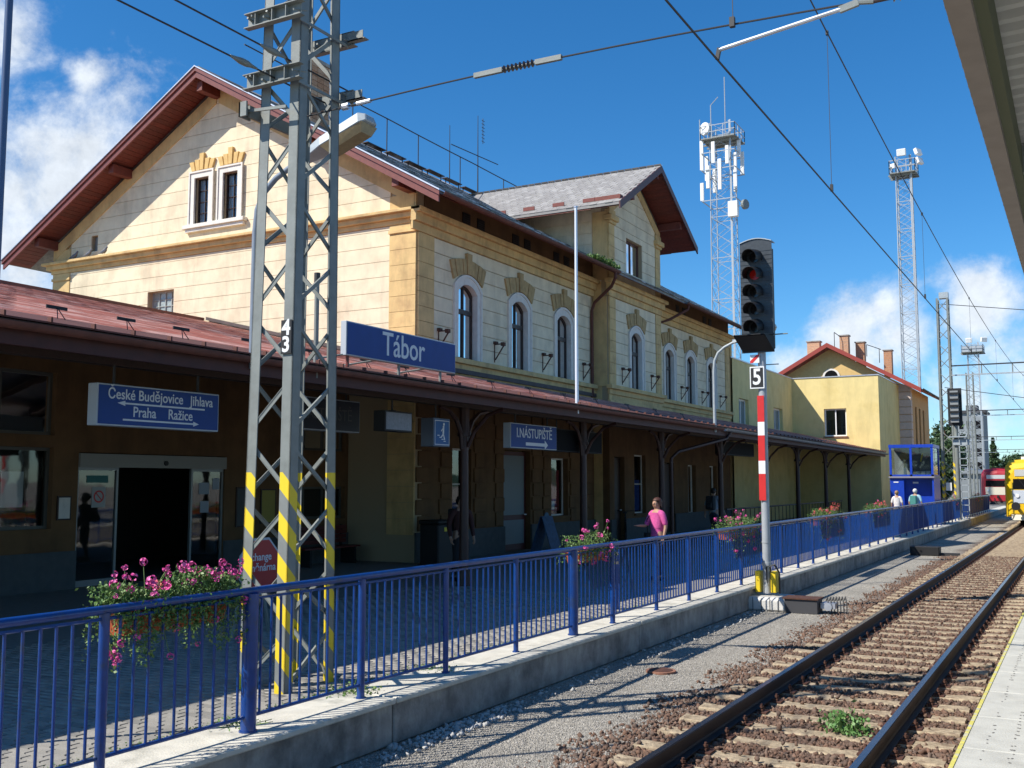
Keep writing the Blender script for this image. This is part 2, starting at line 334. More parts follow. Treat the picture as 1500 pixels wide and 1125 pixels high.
# kerb wall, in cast lengths with open joints
kw = thing('kerb_wall', 'long low concrete retaining wall carrying the blue fence beside the track', 'wall', (-5.95, 3, -.19))
y = -4.0
while y < 95:
    y1 = y+5.98
    b = B(); b.box((-6.2, y, -.19), (-5.66+R_.uniform(-.004, .004), y1, .18)); b.build('wall_length', CONC, kw, bevel=.01)
    b = B(); b.box((-6.245, y, .18), (-5.62, y1, .235)); b.build('coping', CONCTOP, kw, bevel=.012)
    y += 6.0
# small rectangular pavers, real joints; the 300 nearest are single objects
def paver_field():
    X0, X1, Y0, Y1, pw, pl = -11.4, -6.26, 3.6, 17.0, .105, .205
    cells = []
    for i in range(int((X1-X0)/pl)):
        for j in range(int((Y1-Y0)/pw)):
            cells.append((X1-pl*(i+.5)-(pl/2 if j % 2 else 0), Y0+pw*(j+.5)))
    cells.sort(key=lambda c: (c[0]**2+c[1]**2) if c[1] > -c[0]*.50 else 1e9)
    return [(x, y, R_.uniform(-.002, .002)) for x, y in cells if x-pl/2 > X0], pw, pl
cells, pw, pl = paver_field()
b = B(); b.add([(-pl/2+.006,-pw/2+.006,0),(pl/2-.006,-pw/2+.006,0),(pl/2-.006,pw/2-.006,0),(-pl/2+.006,pw/2-.006,0),
                (-pl/2+.011,-pw/2+.011,.02),(pl/2-.011,-pw/2+.011,.02),(pl/2-.011,pw/2-.011,.02),(-pl/2+.011,pw/2-.011,.02)],
               [(4,5,6,7),(0,1,5,4),(1,2,6,5),(2,3,7,6),(3,0,4,7)])
pv = np.array(b.v); pf4 = np.array(b.f)
me = bpy.data.meshes.new('paver'); me.from_pydata(b.v, [], b.f); me.materials.append(PAVER)
for (x, y, dz) in cells[:298]:
    o = bpy.data.objects.new('paver', me); link(o, plat, (x, y, PZ+dz-.002))
rest = np.array(cells[298:]); off = np.c_[rest[:, 0], rest[:, 1], rest[:, 2]+PZ-.002]
V = (pv[None]+off[:, None]).reshape(-1, 3); F = (pf4[None]+np.arange(len(off))[:, None, None]*8).reshape(-1, 4)
bigmesh('paving', V, F, PAVER, plat, kind='stuff')

# track-side platform on the right, slabs with raised studs, yellow edge line
b = B(); b.box((-.74, -6, -.19), (9, 160, .50)); p2 = tag(b.build('island_platform', CONC), kind='structure')
me = None; Yk = 1.2
while Yk < 60:
    if me is None:
        b = B(); b.box((-.77, 0, .50), (.42, .985, .55)); sl = b.build('paving_slab', SLAB, p2, loc=(-.77, Yk, .5), bevel=.006); 
        # rebuild at its place
        for vtx in sl.data.vertices: vtx.co.y += Yk
        me = sl.data
    else: inst(sl, p2, (-.77, Yk, .5))
    Yk += 1.0
b = B(); b.box((.43, -6, .5), (9, 160, .545)); b.build('rear_paving', SLAB, p2)
b = B(); b.box((-.774, 1, .551), (-.75, 60, .555)); b.build('edge_line', mat('faded_yellow_line', (.62, .55, .12), .7, var=.15, vscale=12, col2=(.5, .48, .4), mask=(.5, .6)), p2)
sv = []; r3 = random.Random(3)
for k in range(1900):
    y = 1.4+(r3.random()**1.5)*22; x = -.62+.15*int(r3.random()*6)+r3.uniform(-.012, .012); y = round(y/.11)*.11+r3.uniform(-.01, .01)
    sv.append((x, y, .5515))
st = np.array([(math.cos(a)*.008, math.sin(a)*.014, 0) for a in (0, 1.57, 3.14, 4.71)]+[(0, 0, .003)])
V = (st[None]+np.array(sv)[:, None]).reshape(-1, 3); F = (np.array([(0,1,4),(1,2,4),(2,3,4),(3,0,4)])[None]+np.arange(len(sv))[:, None, None]*5).reshape(-1, 3)
bigmesh('grip_studs', V, F, mat('dark_studs', (.16, .15, .14), .8), p2, kind='stuff')

# ================================================================== railway track
TX = -2.43
tr = thing('railway_track', 'rusty single railway track with worn sleepers running between fence and island platform', 'railway track', (TX, 3, -.19))
prof = [(-.075,-.165),(.075,-.165),(.075,-.153),(.02,-.14),(.010,-.125),(.010,-.05),(.036,-.035),(.036,-.006),(.030,0),(-.030,0),(-.036,-.006),(-.036,-.035),(-.010,-.05),(-.010,-.125),(-.02,-.14),(-.075,-.153)]
for s in (-1, 1):
    xr = TX+s*.753; b = B(); b.prism([(xr+p[0], -4, p[1]) for p in prof], (0, 400, 0))
    ra = b.build('rail', RAILSIDE, tr)
    hb = B(); hb.box((xr-.029, -4, .0), (xr+.029, 396, .0025)); hb.build('rail_head', RAILTOP, ra)
b = B(); b.add([(-1.25,-.13,0),(1.25,-.13,0),(1.25,.13,0),(-1.25,.13,0)]+[(sx*xx, sy*.105, zz) for (xx, zz) in ((1.22,.10),) for sx, sy in ((-1,-1),(1,-1),(1,1),(-1,1))],
      [(4,5,6,7),(0,1,5,4),(1,2,6,5),(2,3,7,6),(3,0,4,7)])
sl_me = bpy.data.meshes.new('sleeper'); 
# sleeper sags toward the middle like worn beech blocks: subdivided top
bb = bmesh.new()
nx = 14
for i in range(nx+1):
    x = -1.28+2.56*i/nx; t = abs(x)/1.28; z = .075+.022*t*t
    for (yy, zz) in ((-.135, 0), (-.118, z-.012), (-.10, z), (.10, z), (.118, z-.012), (.135, 0)):
        bb.verts.new((x, yy+.006*math.sin(i*2.1), zz+.003*math.sin(i*3.3+yy*20)))
bb.verts.ensure_lookup_table()
for i in range(nx):
    for k in range(5): bb.faces.new([bb.verts[i*6+k], bb.verts[i*6+k+1], bb.verts[(i+1)*6+k+1], bb.verts[(i+1)*6+k]])
bb.faces.new([bb.verts[k] for k in range(6)]); bb.faces.new([bb.verts[nx*6+k] for k in reversed(range(6))])
bmesh.ops.recalc_face_normals(bb, faces=bb.faces); bb.to_mesh(sl_me); bb.free(); sl_me.materials.append(SLEEPER)
clip = B()
clip.box((-.19, -.08, 0), (.19, .08, .014))
for s in (-1, 1):
    clip.box((s*.115-.028, -.045, .014), (s*.115+.028, .045, .035)); clip.tube((s*.125, 0, .03), (s*.125, 0, .085), .013, 6); clip.disc((s*.125, 0, .045), .024, (0, 0, 1), .02, 6)
cl_me = bpy.data.meshes.new('rail_clip'); cl_me.from_pydata(clip.v, [], clip.f); cl_me.materials.append(RUST)
sleep_y = [1.9+.6*i+R_.uniform(-.015, .015) for i in range(160)]
for i, yy in enumerate(sleep_y):
    o = bpy.data.objects.new('sleeper', sl_me); link(o, tr, (TX+R_.uniform(-.03, .03), yy, -.262)); o.rotation_euler.z = R_.uniform(-.008, .008)
    if i < 45:
        for s in (-1, 1):
            c = bpy.data.objects.new('rail_clip', cl_me); COL.objects.link(c); c.parent = o; c.location = (s*.753-(WL[o].x-TX), 0, .083); WL[c] = WL[o]
cv = np.array(clip.v); 
def joined(bld, offs, name, m, parent):
    vv = np.array(bld.v); out = np.concatenate([vv+np.array(o_) for o_ in offs]); b_ = B(); n = len(vv)
    fs = [tuple(i+k*n for i in f) for k in range(len(offs)) for f in bld.f]; b_.v = [tuple(p) for p in out]; b_.f = fs; b_.m = [0]*len(fs)
    o_ = b_.build(name, m, parent, fixn=False); o_['kind'] = 'stuff'; return o_
joined(clip, [(TX+s*.753, yy, -.18) for yy in sleep_y[45:] for s in (-1, 1)], 'distant_clips', RUST, tr)

# loose ballast and grit: many small stones
def stones(name, n, xr, yfun, zfun, smin, smax, m, seed, keep=None):
    rg = np.random.default_rng(seed)
    ph = (1+5**.5)/2
    ico = np.array([(-1,ph,0),(1,ph,0),(-1,-ph,0),(1,-ph,0),(0,-1,ph),(0,1,ph),(0,-1,-ph),(0,1,-ph),(ph,0,-1),(ph,0,1),(-ph,0,-1),(-ph,0,1)])/1.9
    fi = np.array([(0,11,5),(0,5,1),(0,1,7),(0,7,10),(0,10,11),(1,5,9),(5,11,4),(11,10,2),(10,7,6),(7,1,8),(3,9,4),(3,4,2),(3,2,6),(3,6,8),(3,8,9),(4,9,5),(2,4,11),(6,2,10),(8,6,7),(9,8,1)])
    x = rg.uniform(xr[0], xr[1], n); y = yfun(rg, n)
    if keep is not None:
        k = keep(x, y, rg); x, y = x[k], y[k]
    n = len(x); s = rg.uniform(smin, smax, n)*(.7+.6*rg.random(n))
    v = ico[None]*(1+rg.uniform(-.46, .36, (n, 12, 1)))*s[:, None, None]*rg.uniform(.55, 1.3, (n, 1, 3))
    a = rg.uniform(0, 6.28, n); bta = rg.uniform(0, 6.28, n)
    ca, sa = np.cos(a), np.sin(a); v = np.stack([v[:, :, 0]*ca[:, None]-v[:, :, 1]*sa[:, None], v[:, :, 0]*sa[:, None]+v[:, :, 1]*ca[:, None], v[:, :, 2]], -1)
    cb, sb = np.cos(bta), np.sin(bta); v = np.stack([v[:, :, 0], v[:, :, 1]*cb[:, None]-v[:, :, 2]*sb[:, None], v[:, :, 1]*sb[:, None]+v[:, :, 2]*cb[:, None]], -1)
    v[:, :, 0] += x[:, None]; v[:, :, 1] += y[:, None]; v[:, :, 2] += zfun(x, y, s, rg)[:, None]
    F = (fi[None]+np.arange(n)[:, None, None]*12).reshape(-1, 3)
    return tag(bigmesh(name, v.reshape(-1, 3), F, m), kind='stuff')
sy_ = np.array(sleep_y)
def onsleeper(x, y, rg):
    d = np.abs(y[:, None]-sy_[None]).min(1); on = (d < .115) & (np.abs(x-TX) < 1.3)
    rail = (np.abs(np.abs(x-TX)-.753) < .06)
    edge = (np.abs(x-TX) > 1.3) & (rg.random(len(x)) > np.clip((1.85-np.abs(x-TX))/.45+.25*np.sin(y*3), 0.02, 1))
    return ~(on & (rg.random(len(x)) > .035)) & ~rail & ~edge
nearY = lambda rg, n: 3.2+(rg.random(n)**1.55)*34
bl = stones('ballast', 95000, (-4.35, -.80), nearY, lambda x, y, s, rg: -.214+rg.uniform(0, .03, len(x))+np.where((np.abs(y[:, None]-sy_[None]).min(1) < .115) & (np.abs(x-TX) < 1.3), .035, 0), .012, .027, BALLAST, 5, onsleeper)
tag(bl, 'rust brown broken stone ballast lying between and beside the sleepers', 'ballast', kind='stuff')
gr = stones('grit', 90000, (-5.64, -3.8), lambda rg, n: 4.5+(rg.random(n)**1.7)*16, lambda x, y, s, rg: np.full(len(x), -.199), .003, .009, GRIT, 6)
tag(gr, 'pale grey grit strewn along the foot of the kerb wall', 'gravel', kind='stuff')

# ================================================================== wall helpers
def FRx(c): return lambda u, z, d: (c+d, u, z)
def FRy(c): return lambda u, z, d: (u, c-d, z)
def cut(lo, hi, za, zb, ops):
    """free (ulo_a,ulo_b,uhi_a,uhi_b) pieces of a strip za..zb between lo(z) and hi(z) minus the openings"""
    zm = (za+zb)/2; blk = sorted((o[0], min(o[1], hi(zm))) for o in ops if o[2] < zm < o[3] and o[0] < hi(zm) and o[1] > lo(zm)); cur = (lo(za), lo(zb)); out = []
    for a, c in blk:
        if a > max(cur): out.append((cur[0], cur[1], a, a))
        cur = (max(c, cur[0]), max(c, cur[1])) if c > min(cur) else cur
    if hi(zm) > (cur[0]+cur[1])/2+1e-4: out.append((cur[0], cur[1], hi(za), hi(zb)))
    return out
def trap(b, fr, za, zb, pc, d0, d1, mi=0):
    a0, a1, c0, c1 = pc
    b.add([fr(a0, za, d0), fr(c0, za, d0), fr(c1, zb, d0), fr(a1, zb, d0), fr(a0, za, d1), fr(c0, za, d1), fr(c1, zb, d1), fr(a1, zb, d1)],
          [(0,3,2,1),(4,5,6,7),(0,1,5,4),(1,2,6,5),(2,3,7,6),(3,0,4,7)], mi)
def wall(name, m, parent, fr, lo, hi, z0, z1, ops=(), th=.3):
    lo_ = lo if callable(lo) else (lambda z: lo); hi_ = hi if callable(hi) else (lambda z: hi)
    zs = sorted({z0, z1, *[o[2] for o in ops if z0 < o[2] < z1], *[o[3] for o in ops if z0 < o[3] < z1]}); b = B()
    for za, zb in zip(zs, zs[1:]):
        for pc in cut(lo_, hi_, za, zb, ops): trap(b, fr, za, zb, pc, -th, 0)
    return b.build(name, m, parent)
def courses(name, m, parent, fr, lo, hi, z0, z1, pitch, ops=(), proud=.03, gap=.022):
    lo_ = lo if callable(lo) else (lambda z: lo); hi_ = hi if callable(hi) else (lambda z: hi); z = z0
    while z < z1-.05:
        zt = min(z+pitch, z1); cuts = sorted({z, zt-gap, *[q for o in ops for q in (o[2], o[3]) if z < q < zt-gap]}); b = B()
        if len(cuts) == 2:
            for pc in cut(lo_, hi_, cuts[0], cuts[1], ops): b = B(); trap(b, fr, cuts[0], cuts[1], pc, .001, proud); b.build(name, m, parent)
            z = zt; continue
        for za, zb in zip(cuts, cuts[1:]):
            for pc in cut(lo_, hi_, za, zb, ops): trap(b, fr, za, zb, pc, .001, proud)
        if b.v: b.build(name, m, parent)
        z = zt
def molding(b, fr, u0, u1, steps, e0=0, e1=0):
    for z0, z1, d in steps:
        P_, Q_ = fr(u0-(d if e0 else 0), z0, .0), fr(u1+(d if e1 else 0), z1, d)
        b.box(P_, Q_)

# ------------------------------------------------------------------ arched window (faces +X; local y along the wall, z up from the sill)
def arched_window(parent, wl):
    wl = Vector(wl); n = 12; zo = lambda y: 1.393+math.sqrt(.957**2-y*y); zi = lambda y: 1.42+math.sqrt(.66**2-y*y) if abs(y) < .5 else 1.85
    ys = [-.74+1.48*i/n for i in range(n+1)]; yi = [-.5+1.0*i/n for i in range(n+1)]
    out = [(-.74, 0)]+[(y, zo(y)) for y in ys]+[(.74, 0)]; inn = [(-.5, 0)]+[(y, zi(y)) for y in yi]+[(.5, 0)]
    T = lambda p, x: wl+Vector((x, p[0], p[1])); b = B(); k = len(out); vs = [T(p, .06) for p in out]+[T(p, .06) for p in inn]+[T(p, 0) for p in out]+[T(p, -.19) for p in inn]
    fs = []
    for i in range(k-1):
        fs += [(i, i+1, k+i+1, k+i), (i, 2*k+i, 2*k+i+1, i+1), (k+i, k+i+1, 3*k+i+1, 3*k+i)]
    b.add(vs, fs); 
    # raised outer bead
    o2 = [(p[0]*1.0, p[1]) for p in out]; i2 = [(p[0]*.9, p[1]-(.07 if p[1] > 0 else 0)) for p in out]
    for i in range(k-1): b.prism([T(o2[i], .061), T(o2[i+1], .061), T(i2[i+1], .061), T(i2[i], .061)], (.025, 0, 0))
    w_ = b.build('window', WHITE_T, parent, loc=wl)
    b = B()
    for i in range(len(inn)-1):                                  # sash border follows the arch
        a, c = inn[i], inn[i+1]; f = lambda p: (p[0]*.86, p[1]-(.07 if p[1] > 0 else -.07)); b.prism([T(a, -.17), T(c, -.17), T(f(c), -.17), T(f(a), -.17)], (.06, 0, 0))
    b.box(wl+Vector((-.17, -.5, 0)), wl+Vector((-.10, .5, .08)))
    b.box(wl+Vector((-.17, -.44, 1.28)), wl+Vector((-.085, .44, 1.40)))
    b.box(wl+Vector((-.16, -.03, .08)), wl+Vector((-.095, .03, 1.28))); b.box(wl+Vector((-.16, -.022, 1.40)), wl+Vector((-.10, .022, 2.03)))
    b.build('sash', DKWOOD, w_)
    b = B(); b.add([T((-.46, .05), -.14), T((.46, .05), -.14), T((.46, 1.9), -.14), T((.3, 2.02), -.14), T((-.3, 2.02), -.14), T((-.46, 1.9), -.14)], [(0,1,2,3,4,5)]); b.build('pane', GLASS, w_)
    b = B(); m_ = 40
    for s, e in ((-.46, -.06), (.06, .46)):
        vs = []; 
        for i in range(m_+1):
            y = s+(e-s)*i/m_; x = -.21+.02*math.sin(i*1.1)
            vs += [wl+Vector((x, y, .06)), wl+Vector((x, y+.01*math.sin(i), 2.0))]
        b.add(vs, [(2*i, 2*i+2, 2*i+3, 2*i+1) for i in range(m_)])
    b.build('curtain', CURTAIN, w_)
    b = B(); b.box(wl+Vector((-.9, -.6, -.05)), wl+Vector((-.88, .6, 2.2))); b.box(wl+Vector((-.88, -.62, -.05)), wl+Vector((-.28, -.6, 2.2))); b.box(wl+Vector((-.88, .6, -.05)), wl+Vector((-.28, .62, 2.2))); b.box(wl+Vector((-.88, -.6, 2.1)), wl+Vector((-.28, .6, 2.2))); b.box(wl+Vector((-.88, -.6, -.05)), wl+Vector((-.28, .6, -.02)))
    b.build('room_behind', DARKIN, w_)
    ns = 9; edges = [-1, -.78, -.56, -.35, -.14, .14, .35, .56, .78, 1]
    for i in range(ns):
        t0, t1 = edges[i]+.012, edges[i+1]-.012; key = i == 4
        zi_ = lambda t: 2.12+.25*(1-t*t); zo_ = lambda t: 2.62+.16*(1-t*t)+(.17 if key else 0); yo = 1.04 if key else .96
        b = B(); b.prism([T((.77*t0, zi_(t0)), .0), T((.77*t1, zi_(t1)), .0), T((yo*t1, zo_(t1)), .0), T((yo*t0, zo_(t0)), .0)], (.12 if key else (.095 if i % 2 else .085), 0, 0)); b.build('voussoir', HOODST, w_, bevel=.008)
    return w_
def square_window(parent, wl, hw, h, face='x', frame=DKWOOD, deep=.15, cols=2, rows=1, fw=.06, sill=None, name='window', curtain=False, glassm=None, fill=DARKIN):
    """simple casement in an opening: frame part with pane, bars; wl = bottom centre on the wall plane"""
    wl = Vector(wl); T = (lambda u, z, d: wl+Vector((d, u, z))) if face == 'x' else (lambda u, z, d: wl+Vector((u, -d, z)))
    bx = lambda b, u0, u1, z0, z1, d0, d1: b.box(T(u0, z0, d0), T(u1, z1, d1))
    b = B(); bx(b, -hw, -hw+fw, 0, h, -deep-.05, -deep); bx(b, hw-fw, hw, 0, h, -deep-.05, -deep); bx(b, -hw+fw, hw-fw, 0, fw, -deep-.05, -deep); bx(b, -hw+fw, hw-fw, h-fw, h, -deep-.05, -deep)
    f = b.build(name, frame, parent, loc=wl); ww = 2*(hw-fw)
    for i in range(1, cols): u = -hw+fw+ww*i/cols; b = B(); bx(b, u-fw*.4, u+fw*.4, fw, h-fw, -deep-.045, -deep+.004); b.build('glazing_bar', frame, f)
    for j in range(1, rows): z = fw+(h-2*fw)*j/rows; b = B(); bx(b, -hw+fw, hw-fw, z-fw*.3, z+fw*.3, -deep-.043, -deep+.002); b.build('glazing_bar', frame, f)
    b = B(); b.add([T(-hw+fw, fw, -deep-.03), T(hw-fw, fw, -deep-.03), T(hw-fw, h-fw, -deep-.03), T(-hw+fw, h-fw, -deep-.03)], [(0,1,2,3)]); b.build('pane', glassm or GLASS, f)
    b = B(); bx(b, -hw-.02, hw+.02, -.02, h+.02, -deep-.62, -deep-.60)
    for (u0, u1, z0, z1) in ((-hw-.02, -hw, 0, h), (hw, hw+.02, 0, h), (-hw, hw, -.02, 0), (-hw, hw, h, h+.02)): bx(b, u0, u1, z0, z1, -deep-.6, -.31 if deep < .26 else -deep-.05)
    b.build('room_behind', fill, f)
    if curtain:
        b = B(); vs = []
        for i in range(31):
            u = -hw+fw+ww*i/30; d = -deep-.07+.012*math.sin(i*1.3); vs += [T(u, fw, d), T(u, h-fw, d)]
        b.add(vs, [(2*i, 2*i+2, 2*i+3, 2*i+1) for i in range(30)]); b.build('curtain', CURTAIN, f)
    if sill: b = B(); bx(b, -hw-.06, hw+.06, -.07, 0, -.1, .07); b.build('sill', sill, f)
    return f

# ================================================================== station building
sb = thing('station_building', 'two storey cream and ochre station building with tall gable, arched windows and central dormer', 'station building', (-21.7, 35, .2))
XG0, XG1, YG, YE, XF = -28.75, -14.7, 21.57, 48.0, -14.7
# gable wall (faces -Y)
gl = lambda z: XG0 if z <= 9.3 else -21.75-(13.7-z)/.576*(1)      # follows the roof underside
gr_ = lambda z: XG1 if z <= 9.3 else -21.75+(13.7-z)/.576
gl2 = lambda z: max(XG0, -21.75-(13.72-z)/.572); gr2 = lambda z: min(XG1, -21.75+(13.72-z)/.572)
opsG = [(-24.42, -23.32, 7.02, 7.9), (-22.55, -21.98, 9.72, 11.12), (-21.42, -20.85, 9.72, 11.12), (-27.02, -26.72, 9.42, 9.92)]
zk = 13.72-.572*(-14.7+21.75)
wall('gable_wall', STUCCO_J, sb, FRy(YG), XG0, XG1, .2, zk, opsG)
wall('gable_wall', STUCCO_J, sb, FRy(YG), gl2, gr2, zk, 13.7, opsG)
courses('stucco_course', STUCCO, sb, FRy(YG), XG0+.8, XG1-.82, 5.1, 8.85, .405, opsG, .035, .012)
courses('stucco_course', STUCCO, sb, FRy(YG), lambda z: max(XG0+.8, gl2(z)), lambda z: min(XG1-.82, gr2(z)), 9.22, 13.5, .405, opsG, .035, .012)
for (a, c) in ((XG0, XG0+.8), (XG1-.82, XG1)):
    courses('pilaster_course', OCHRE, sb, FRy(YG), a, c, .9, 8.85, .405, (), .06, .01)
    courses('pilaster_course', OCHRE, sb, FRy(YG), a+.002, c, 9.22, 9.62, .405, (), .06, .01)
    b = B(); b.box((a-.02, YG-.10, 8.62), (c+.03, YG-.0, 8.70)); b.build('pilaster_cap', OCHRE, sb)
b = B()      # raking ochre band beneath the roof
for s in (-1, 1):
    for q0, q1 in ((.05, 7.0),):
        A = lambda q, dz: (-21.75+s*q, YG, 13.72-.572*q+dz)
        b.prism([A(q0, -.42), A(q1, -.42), A(q1, 0), A(q0, 0)], (0, -.07, 0))
b.build('raking_band', OCHRE, sb)
b = B(); steps = [(8.85, 8.98, .08), (8.98, 9.12, .19), (9.12, 9.20, .30)]
molding(b, FRy(YG), XG0, XG1, steps, 1, 1); b.build('cornice', OCHRE, sb, bevel=.01)
# attic windows on the gable
for xc in (-22.265, -21.135):
    sw = square_window(sb, (xc, YG, 9.72), .285, 1.40, 'y', DKWOOD, .07, 2, 4, .028, curtain=True)
    b = B(); 
    for (u0, u1, z0, z1) in ((-.46, -.285, 0, 1.57), (.285, .46, 0, 1.57), (-.285, .285, 1.40, 1.57)): b.box((xc+u0, YG-.10, 9.72+z0), (xc+u1, YG, 9.72+z1))
    for (u0, u1, z0, z1) in ((-.49, -.44, 0, 1.60), (.44, .49, 0, 1.60), (-.44, .44, 1.55, 1.60)): b.box((xc+u0, YG-.13, 9.72+z0), (xc+u1, YG-.101, 9.72+z1))
    b.build('surround', WHITE_T, sw)
    for i in range(5):
        t0, t1 = -1+.4*i+.03, -1+.4*(i+1)-.03; key = i == 2; zt = 2.0+(.12 if key else 0)-.05*abs(i-2)
        b = B(); b.prism([(xc+.42*t0, YG, 9.72+1.62), (xc+.42*t1, YG, 9.72+1.62), (xc+.53*t1, YG, 9.72+zt), (xc+.53*t0, YG, 9.72+zt)], (0, -.1-(.02 if key else 0), 0)); b.build('voussoir', mat('yellow_hood_stone', (.66, .44, .17), .9, var=.1), sw, bevel=.006)
b = B(); b.box((-22.9, YG-.2, 9.60), (-20.5, YG-.02, 9.715)); b.box((-22.84, YG-.14, 9.50), (-20.56, YG-.02, 9.60)); b.build('sill', WHITE_T, sb, bevel=.01)
gb = square_window(sb, (-23.87, YG, 7.02), .55, .88, 'y', mat('grey_block_joint', (.35, .37, .36), .8), .16, 4, 4, .03, glassm=mat('glass_block', (.34, .38, .36), .15, var=.2, vscale=7))
gb.name = 'glass_block_window'
b = B(); b.box((-27.0, YG+.1, 9.43), (-26.74, YG+.14, 9.91)); b.build('vent_panel', mat('vent_grey', (.2, .2, .19), .7), sb)

# long front (faces +X)
WY = [24.0, 27.0, 30.02, 39.85, 42.45, 45.25]; SZ = 5.54
RY0, RY1, XR = 32.4, 37.35, -14.12
opsF = [(y-.62, y+.62, SZ, SZ+2.12) for y in WY]
opsB = [(23.32, 24.3, 1.2, 3.12), (26.1, 27.75, .22, 3.15), (29.15, 30.35, 1.15, 2.98), (39.2, 40.3, .22, 3.0), (42.0, 43.0, .9, 2.95), (44.9, 45.9, .9, 2.95)]
wall('front_wall', STUCCO_J, sb, FRx(XF), YG+.3, YE, 4.9, 9.85, opsF+[(RY0+.2, RY1-.2, 4.9, 9.85)])
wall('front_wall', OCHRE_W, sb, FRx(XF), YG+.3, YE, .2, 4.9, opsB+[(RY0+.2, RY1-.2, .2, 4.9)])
wall('rear_wall', STUCCO, sb, FRx(XG0+.3), YG+.3, YE, .2, 9.2, ())
wall('end_wall', OCHRE, sb, FRy(YE+.3), XG0, XG1, .2, 9.2, ())
VX = [(23.72, 24.12), (24.5, 24.9), (26.55, 26.95), (27.3, 27.7), (29.3, 29.7), (30.05, 30.45), (40.7, 41.1), (41.5, 41.9), (44.2, 44.6), (45.0, 45.4)]
for (y0, y1) in ((YG, RY0), (RY1, YE)):
    a, c = (y0+.75, y1-.25) if y0 < 30 else (y0+.15, y1-.65)
    courses('stucco_course', STUCCO, sb, FRx(XF), a, c, 5.56, 8.62, .382, opsF, .03, .02)
courses('pilaster_course', OCHRE, sb, FRx(XF), YG, YG+.73, 5.56, 8.62, .382, (), .055, .012)
courses('pilaster_course', OCHRE, sb, FRx(XF), YE-.63, YE, 5.56, 8.62, .382, (), .055, .012)
b = B(); molding(b, FRx(XF), YG-.3, RY0, [(8.62, 8.84, .08), (8.84, 9.06, .17), (9.06, 9.2, .28)]); molding(b, FRx(XF), RY1, YE, [(8.62, 8.84, .08), (8.84, 9.06, .17), (9.06, 9.2, .28)], 0, 1); b.build('cornice', OCHRE, sb, bevel=.01)
b = B(); st2 = [(5.40, 5.54, .20), (5.22, 5.40, .10), (5.02, 5.22, .05), (4.93, 5.02, .12)]
molding(b, FRx(XF), YG, RY0, st2); molding(b, FRx(XF), RY1, YE, st2, 0, 1); b.build('string_course', OCHRE, sb, bevel=.01)
b = B(); b.box((XF, YG+.3, 9.2), (XF+.03, RY0, 9.84)); b.box((XF, RY1, 9.2), (XF+.03, YE, 9.84)); b.build('frieze', OCHRE_W, sb)
for y0, y1 in VX:
    b = B(); b.box((XF+.031, y0, 9.33), (XF+.05, y1, 9.62)); v_ = b.build('vent', BLACK, sb)
    b = B()
    for k in range(4): b.box((XF+.05, y0+.02, 9.37+k*.06), (XF+.058, y1-.02, 9.38+k*.06))
    b.build('vent_bars', DKWOOD, v_)
w0 = arched_window(sb, (XF, WY[0], SZ))
for y in WY[1:]: copy_tree(w0, sb, (XF, y, SZ))
# projecting centre bay
opsR = [(34.85-.62, 34.85+.62, SZ, SZ+2.12)]; opsU = [(34.0, 35.55, 9.72, 11.0)]
wall('bay_wall', STUCCO_J, sb, FRx(XR), RY0, RY1, 4.9, 9.15, opsR, .25)
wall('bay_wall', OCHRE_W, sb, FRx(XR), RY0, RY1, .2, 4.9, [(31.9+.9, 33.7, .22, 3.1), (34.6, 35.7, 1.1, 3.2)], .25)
dl = lambda z: RY0 if z < 11.6 else 34.88-(13.32-z)/.60; dr = lambda z: RY1 if z < 11.6 else 34.88+(13.32-z)/.60
zdk = 13.32-.60*(34.88-RY0)
wall('bay_wall', STUCCO_J, sb, FRx(XR), RY0, RY1, 9.15, zdk, opsU, .25)
wall('bay_wall', STUCCO_J, sb, FRx(XR), lambda z: 34.88-(13.32-z)/.60, lambda z: 34.88+(13.32-z)/.60, zdk, 13.3, opsU, .25)
courses('stucco_course', STUCCO, sb, FRx(XR), RY0+.55, RY1-.55, 5.56, 8.62, .382, opsR, .03, .02)
courses('stucco_course', STUCCO, sb, FRx(XR), lambda z: max(RY0+.5, 34.88-(13.32-z)/.60), lambda z: min(RY1-.5, 34.88+(13.32-z)/.60), 9.22, 13.0, .40, opsU, .03, .018)
for a, c in ((RY0, RY0+.53), (RY1-.53, RY1)):
    courses('pilaster_course', OCHRE, sb, FRx(XR), a, c, 5.56, 8.62, .382, (), .055, .012)
for a, c in ((RY0, RY0+.48), (RY1-.48, RY1)):
    courses('pilaster_course', OCHRE, sb, FRx(XR), a, c, 9.22, 11.2, .40, (), .055, .012)
    b = B(); b.box((XR-.1, a-.06, 11.2), (XR+.12, c+.06, 11.3)); b.box((XR-.1, a-.12, 11.3), (XR+.2, c+.12, 11.48)); b.box((XR-.1, a-.03, 11.48), (XR+.1, c+.03, 11.7)); b.build('pilaster_cap', OCHRE, sb, bevel=.02)
b = B(); molding(b, FRx(XR), RY0, RY1, [(8.62, 8.84, .08), (8.84, 9.06, .17), (9.06, 9.2, .28)], 1, 1); b.build('cornice', OCHRE, sb, bevel=.01)
b = B(); molding(b, FRx(XR), RY0, RY1, st2, 1, 1); b.build('string_course', OCHRE, sb, bevel=.01)
b = B()
for s in (-1, 1):
    A = lambda q, dz: (XR, 34.88+s*q, 13.32-.60*q+dz); b.prism([A(.05, -.36), A(2.45, -.36), A(2.45, 0), A(.05, 0)], (.07, 0, 0))
b.build('raking_band', OCHRE, sb)
